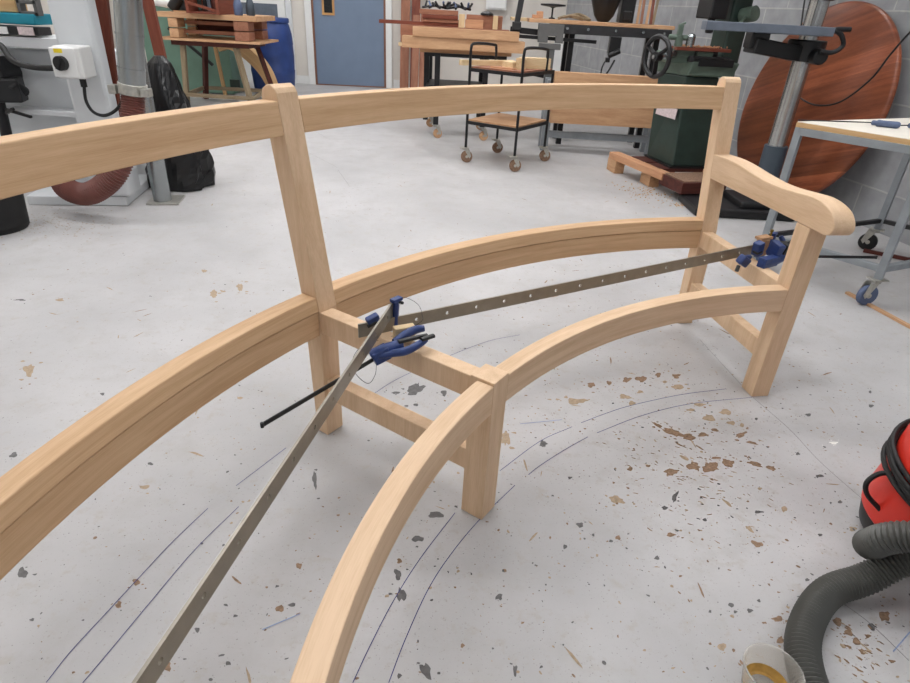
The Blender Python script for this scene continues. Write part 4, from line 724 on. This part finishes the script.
w = MB(); w.tube(catmull([(-2.06, 3.42, .70), (-2.062, 3.41, .62), (-2.03, 3.40, .567), (-1.97, 3.40, .553), (-1.91, 3.42, .585), (-1.885, 3.46, .64), (-1.90, 3.5, .72)], 8), .0085, 8); tag(w.build('power_cable', 'rubber'), 'black cable looping below the rotary switch box', 'cable')
# on the machine table
w = MB(); w.box((-2.62, 3.78, .985), (.40, .16, .055), (0, 0, 0)); tag(w.build('tray', 'teal', bevel=.006), 'teal tray on top of the white machine', 'tray')
w = MB(); w.box((-2.62, 3.72, .928), (.46, .12, .042)); tag(w.build('tool_case', 'black', bevel=.004), 'black flat case under the teal tray', 'case')
w = MB(); w.box((-2.59, 3.655, .928), (.065, .006, .036)); w2 = tag(w.build('paper_packet', 'trimw'), 'white packet propped at the black case left end', 'packet')
w = MB(); w.box((-2.455, 3.655, .930), (.085, .006, .040)); tag(w.build('paper_packet', 'label'), 'pale packet propped at the black case right end', 'packet')
w = MB(); w.box((-2.66, 3.80, 1.05), (.22, .14, .07), (0, 0, .2)); tag(w.build('cardboard_box', 'skin_ply', bevel=.004), 'tan cardboard box on the teal tray', 'box')
w = MB()
for a_ in ((-.045, 0, .02, .13), (.045, 0, .02, .13), (0, -.055, .11, .02), (0, .0, .11, .02), (0, .055, .11, .02)): w.box((-2.455+a_[0], 3.74, 1.07+a_[1]), (a_[2], .05, a_[3]))
tag(w.build('grey_socket_box', 'castgrey', bevel=.003), 'grey box with square openings on the teal tray right end', 'box')
# galvanised main duct with flexible hose
du = thing('extraction_duct', 'galvanised extraction duct ending in a ribbed red-brown flexible hose', 'duct', (-1.78, 3.4, 0))
pt = Vector((-1.725, 3.4, 1.108)); pb = Vector((-1.786, 3.4, .715)); dd = (pt-pb).normalized()
w = MB(); w.cyl(pb, pt+dd*.9, .066, 28)
for f in (.08, .24, .42, .60, .8): w.cyl(pb+dd*f, pb+dd*(f+.008), .069, 28)
w.build('pipe', 'galv', du)
w = MB(); w.cyl(pb-dd*.045, pb+dd*.01, .072, 24); w.box(pb-dd*.02+Vector((-.085, -.03, .0)), (.04, .05, .045)); w.box(pb-dd*.02+Vector((.085, -.03, -.01)), (.045, .05, .04)); w.build('clamp_collar', 'zinc', du, .003)
w = MB(); pth = catmull([pb-dd*.02, (-1.80, 3.37, .58), (-1.835, 3.33, .44), (-1.90, 3.28, .29), (-2.00, 3.26, .195), (-2.12, 3.28, .145), (-2.24, 3.32, .165), (-2.31, 3.40, .24)], 30)
w.tube(pth, [.056+(.007 if i % 3 == 0 else 0) for i in range(len(pth))], 18); w.build('flexible_hose', 'redhose', du)
gp = thing('steel_tube_post', 'small galvanised tube post on a floor plate beside the black bin liner', 'post', (-1.86, 3.68, 0))
w = MB(); w.cyl((-1.885, 3.68, .01), (-1.885, 3.68, 1.9), .053, 24); w.build('tube', 'galv', gp)
w = MB(); w.box((-1.875, 3.70, .006), (.19, .19, .012), (0, 0, .2)); w.build('base_plate', 'zinc', gp, .002)
for i, (x0, x1, y, lb) in enumerate([(-2.00, -1.93, 3.68, 'brown upright board between the white column and the galvanised duct'), (-2.0, -2.02, 4.38, 'brown upright board right of the galvanised duct')]):
    w = MB(); w.bar((x1 if i else -2.12, y, .002 if i else .06), (x0+(-.12 if i else .03), y, 1.5), .07, .03, up=(0, 1, 0)); tag(w.build('upright_board', 'redwood', bevel=.002), lb, 'board')
# black bin liner
w = MB(); random.seed(3); nL = 22; nn = 40; secs = []
for i in range(nL):
    f = i/(nL-1); z = .005+.80*f; r = .185*(1-f)**.55*(1 if f > .12 else .9+f*.8)+.028
    secs.append([Vector((-1.935-.0*f+.02*sin(f*6)+(r*(1+.10*sin(7*2*pi*k/nn+f*5)+.06*sin(17*2*pi*k/nn+f*23)+random.uniform(-.035, .035)))*cos(2*pi*k/nn), 4.08+(r*(1+.08*sin(5*2*pi*k/nn+f*9)))*sin(2*pi*k/nn), z)) for k in range(nn)])
w.sweep(secs, smooth=False); tag(w.build('bin_liner', 'bag'), 'slumped black bin liner on the floor beside the galvanised post', 'bag')
# bin, bottom left of machine
w = MB(); w.lathe([(.15, 0), (.158, .012), (.172, .22), (.178, .235), (.170, .238), (.160, .03), (0, .03)], (-2.51, 3.06, 0), 36); tag(w.build('bucket', 'rubber'), 'black bucket on the floor at the left edge', 'bucket')

# ------------------------------------------------------------------ stand with crate, green cabinet, drum
st = thing('sawhorse_stand', 'worn wooden stand with splayed legs carrying the pallet crate', 'stand', (-2.9, 7.6, 0))
tops = [(-3.20, 7.35), (-2.62, 7.35), (-2.55, 7.85), (-3.15, 7.85)]; feet = [(-3.24, 7.30), (-2.46, 7.25), (-2.38, 7.95), (-3.28, 7.95)]
for i, (a_, b_) in enumerate(zip(tops, feet)):
    w = MB(); w.bar((a_[0], a_[1], .68), (b_[0], b_[1], 0), .05, .05); w.build('leg', 'dirtywood' if i < 2 else 'darkred', st)
w = MB()
for i, j in ((0, 1), (1, 2), (2, 3), (3, 0)): w.bar((feet[i][0], feet[i][1], .13), (feet[j][0], feet[j][1], .13 if i != 1 else .2), .03, .04)
w.build('stretcher', 'dirtywood', st)
w = MB(); w.box((-2.88, 7.6, .665), (.86, .6, .05)); w.build('top_frame', 'darkred', st)
pc = thing('pallet_crate', 'stacked timber pallet crate with open sides on the worn stand', 'crate', (-2.88, 7.6, .69))
w = MB(); w.box((-2.87, 7.6, .70), (1.13, .72, .022)); w.build('base_board', 'tan', pc)
w = MB(); w.box((-2.86, 7.6, .935), (1.08, .70, .05)); w.box((-3.1, 7.5, .965), (.3, .3, .02)); w.build('top_board', 'tan', pc)
for x, d_ in ((-3.24, .10), (-2.50, .16)):
    for y in (7.36, 7.84):
        w = MB(); w.box((x, y, .76), (d_, .2, .09)); w.box((x, y, .86), (d_, .2, .09)); w.build('block', 'tan' if x < -3 else 'brown', pc, .003)
w = MB(); w.box((-2.87, 7.42, .775), (.66, .03, .035)); w.box((-2.87, 7.45, .865), (.66, .03, .035)); w.build('slat', 'brown', pc)
w = MB(); w.box((-2.87, 7.80, .81), (.66, .02, .16)); w.build('back_board', 'darkred', pc)
zc = .962
w = MB()
for a_ in ((-3.02, 7.42, 1.07, .03, .5, .22), (-2.70, 7.42, 1.07, .03, .5, .22), (-2.86, 7.66, 1.07, .33, .02, .22)): w.box(a_[:3], a_[3:])
w.bar((-3.02, 7.19, 1.06), (-2.70, 7.19, .99), .02, .025); w.bar((-3.02, 7.19, 1.17), (-2.7, 7.19, 1.17), .02, .03); w.box((-2.86, 7.42, .97), (.33, .48, .015)); tag(w.build('open_tool_box', 'redwood'), 'dark red open wooden box on top of the crate', 'box')
random.seed(11)
for i in range(5):
    w = MB(); x = -2.97+i*.055; w.bar((x, 7.40, .985), (x+random.uniform(-.03, .03), 7.40, 1.25), .04, .035); w.cyl((x, 7.40, 1.1), (x, 7.44, 1.14), .03, 10); tag(w.build('hand_tool', ['green', 'blackmetal', 'bargrey', 'darkred', 'black'][i], bevel=.004), 'dark tool standing in the red box, ' + ['leftmost', 'second from left', 'middle one', 'fourth from left', 'rightmost'][i], 'tool', 'tools in the red wooden box')
for x, y, m_, lb in ((-2.53, 7.32, 'bluegrey', 'grey-blue bottle on the right of the crate top'), (-2.43, 7.42, 'slate', 'dark slanted bottle at the right end of the crate top')):
    w = MB(); w.lathe([(.04, 0), (.046, .01), (.046, .10), (.03, .15), (.014, .17), (.014, .20), (0, .20)], (x, y, zc), 18); tag(w.build('bottle', m_), lb, 'bottle', 'bottles on the crate')
w = MB(); w.cyl((-3.62, 7.55, 1.06), (-3.30, 7.45, 1.03), .045, 16); w.cyl((-3.62, 7.55, 1.06), (-3.9, 7.64, 1.085), .045, 16); tag(w.build('white_tube', 'trimw'), 'white cylinder lying behind the reddish post at the top left', 'tube')
w = MB(); w.cyl((-3.28, 7.40, .985), (-3.18, 7.40, 1.11), .06, 14); w.box((-3.2, 7.5, 1.04), (.14, .2, .12)); tag(w.build('small_motor', 'black', bevel=.006), 'black rounded motor part on the left of the crate top', 'motor')
gc = thing('green_cabinet', 'tall pale green cabinet panel behind the worn stand', 'cabinet', (-3.55, 8.5, 0))
w = MB(); w.box((-3.62, 8.6, .56), (1.08, .4, 1.1)); w.build('body', 'greenpanel', gc, .006)
w = MB(); w.box((-3.62, 8.55, 1.15), (1.12, .5, .05)); w.build('worktop', 'trimw', gc)
w = MB(); w.bar((-3.8, 8.37, .75), (-3.3, 8.37, .35), .03, .03); w.build('diagonal_strap', 'blackmetal', gc)
w = MB(); w.box((-3.05, 8.39, .12), (.12, .03, .14)); w.build('base_bracket', 'green', gc)
# bent plywood piece
po = MB(); P_ = catmull([(-3.10, 8.2, .53), (-2.97, 8.2, .56), (-2.79, 8.2, .46), (-2.63, 8.2, .30), (-2.52, 8.2, .10)], 8)
secs = []
for i, p in enumerate(P_):
    t = (P_[min(i+1, len(P_)-1)]-P_[max(i-1, 0)]).normalized(); nrm = Vector((t.z, 0, -t.x))
    hgt = .09+.05*sin(pi*i/(len(P_)-1)); secs.append([p-Vector((0, .09, 0))+nrm*0, p+Vector((0, .09, 0)), p+Vector((0, .09, 0))+nrm*-hgt, p-Vector((0, .09, 0))+nrm*-hgt])
po.sweep(secs); po.bar((-3.17, 8.18, .62), (-3.12, 8.2, 0), .04, .04)
po.bar((-2.54, 8.2, .12), (-2.54, 8.2, 0), .06, .05); tag(po.build('bent_plywood_chair', 'skin_ply', bevel=.004), 'curved tan plywood piece behind the stand legs', 'plywood piece')
# blue drum
dm = thing('blue_drum', 'blue plastic drum with a clamped lid before the white door', 'barrel', (-2.64, 8.75, 0))
w = MB(); w.lathe([(.24, 0), (.262, .02), (.268, .10), (.282, .26), (.286, .30), (.281, .31), (.288, .48), (.281, .60), (.286, .62), (.275, .74), (.25, .84), (.235, .87), (.235, .88)], (-2.64, 8.75, 0), 40); w.build('drum_body', 'bluebarrel', dm)
w = MB(); w.lathe([(.245, .862), (.255, .866), (.255, .905), (.246, .918), (.20, .918), (.19, .905), (0, .905)], (-2.64, 8.75, 0), 40); ld = w.build('lid', 'bluebarrel', dm)
w = MB(); w.box((-2.52, 8.51, .888), (.14, .015, .03), (0, 0, .3)); w.build('lid_catch', 'blue', ld, .003)

# ------------------------------------------------------------------ right foreground: vacuum, cup
vx, vy = 1.255, 1.13
va = thing('tub_vacuum', 'red tub vacuum cleaner wound with black cable, its grey hose curling on the floor', 'vacuum cleaner', (vx, vy, 0))
w = MB(); w.lathe([(.172, .075), (.180, .085), (.176, .13), (.166, .20), (.150, .36), (.146, .37), (0, .372)], (vx, vy, 0), 48); w.build('tub', 'red', va)
w = MB(); w.lathe([(.150, .02), (.168, .03), (.174, .060), (.172, .075), (0, .077)], (vx, vy, 0), 48); w.build('base_ring', 'black', va)
w = MB(); w.lathe([(.152, .372), (.160, .378), (.160, .405), (.13, .435), (.06, .455), (0, .46)], (vx, vy, 0), 48); w.build('motor_head', 'black', va)
for a_ in (3.9, 5.5, .8, 2.3):
    cx_, cy_ = vx+.140*cos(a_), vy+.140*sin(a_); u = Vector((cos(a_+1.57), sin(a_+1.57), 0)); w = MB()
    w.lathe([(0, -.014), (.028, -.014), (.034, -.008), (.034, .008), (.028, .014), (0, .014)], (cx_, cy_, .034), 20, 0, Matrix((UP, Vector((cos(a_), sin(a_), 0)).cross(UP)*1, Vector((cos(a_), sin(a_), 0)))).transposed()); w.build('wheel', 'rubber', va)
w = MB()
for k in range(5):
    zc_0 = .195+k*.015; pts = []
    for i in range(49):
        a_ = 2*pi*i/48; zz = zc_0+.045*cos(a_-1.9+.12*k); r_ = .168-(zz-.2)*.12+.008+.006*sin(3*a_+k*1.7); pts.append((vx+r_*cos(a_), vy+r_*sin(a_), zz))
    w.tube(pts, .0062, 8)
w.tube(catmull([(vx-.165, vy+.03, .215), (vx-.19, vy+.035, .205), (vx-.212, vy+.03, .18), (vx-.205, vy+.02, .15), (vx-.172, vy, .12)], 6), .0062, 8)
w.build('power_cord', 'rubber', va)
def ribbed(mb, ctrl, r, n, pitch=.0095, dep=.0026):
    P_ = catmull(ctrl, 40); out = [P_[0]]; L = 0
    # resample evenly at a third of the pitch
    step = pitch/4; acc = 0; cur = P_[0]
    for q in P_[1:]:
        d = (q-cur).length
        while d >= step:
            cur = cur+(q-cur).normalized()*step; out.append(cur.copy()); d = (q-cur).length
    mb.tube(out, [r+dep*(1, .2, -.9, .2)[i % 4] for i in range(len(out))], n)
w = MB(); ribbed(w, [(.80, .42, .034), (.755, .55, .034), (.733, .68, .034), (.752, .785, .034), (.806, .87, .034), (.885, .940, .040), (.975, .965, .062), (1.05, .975, .12), (1.12, .95, .17), (1.16, .90, .21), (1.13, .87, .25), (1.075, .92, .225), (1.02, .96, .205), (.99, .985, .17), (.99, 1.01, .125), (1.02, 1.04, .095), (1.08, 1.04, .10)], .0325, 20)
w.build('hose', 'hose', va)
cu = thing('plastic_cup', 'clear plastic cup with dried amber glue inside on the floor', 'cup', (.655, .725, 0))
w = MB(); w.lathe([(0, 0), (.040, 0), (.042, .003), (.0535, .064), (.056, .066), (.056, .0685), (.0525, .0685), (.0395, .005), (0, .004)], (.655, .725, .0005), 40); w.build('cup_wall', 'cup', cu)
w = MB(); w.lathe([(.030, .0052), (.036, .0052), (.0415, .015), (.0435, .022), (.0430, .0222), (.040, .0145), (.035, .0062), (.030, .0058)], (.655, .725, .0005), 40, cap=False); w.build('glue_residue', 'glue', cu)
# thin wire on the block wall, floor strip
w = MB(); w.tube(catmull([(2.437, 3.665, 1.294), (2.410, 3.783, 1.159), (2.393, 3.859, 1.039), (2.377, 3.936, 0.899), (2.341, 4.104, 0.753), (2.299, 4.304, 0.706), (2.247, 4.474, 0.741), (2.22, 4.52, .78), (2.21, 4.56, 1.0), (2.28, 4.85, 1.4), (2.30, 4.95, 1.9)], 10), .0055, 8); tag(w.build('hanging_cable', 'rubber'), 'thin black cable hanging in front of the round tabletop', 'cable')
w = MB(); w.bar((1.95, 2.80, .006), (2.06, 2.36, .006), .022, .012); tag(w.build('floor_lath', 'tan', bevel=.001), 'thin pinkish lath on the floor at the table caster', 'lath')
w = MB(); w.bar((2.40, 3.45, .012), (2.62, 3.32, .012), .02, .02); tag(w.build('floor_lath', 'darkred', bevel=.001), 'dark strip on the floor behind the far table caster', 'lath')
w = MB(); w.bar((2.42, 4.02, .005), (2.42, 4.02, .9), .012, .012); 

# ------------------------------------------------------------------ light
world = bpy.data.worlds.new('workshop_air'); SC.world = world; world.use_nodes = True
bg = world.node_tree.nodes['Background']; bg.inputs['Color'].default_value = (.93, .96, 1, 1); bg.inputs['Strength'].default_value = .38
SC.view_settings.view_transform = 'Standard'; SC.view_settings.look = 'None'; SC.view_settings.gamma = 1; SC.view_settings.use_curve_mapping = False
SC.view_settings.exposure = 0.46
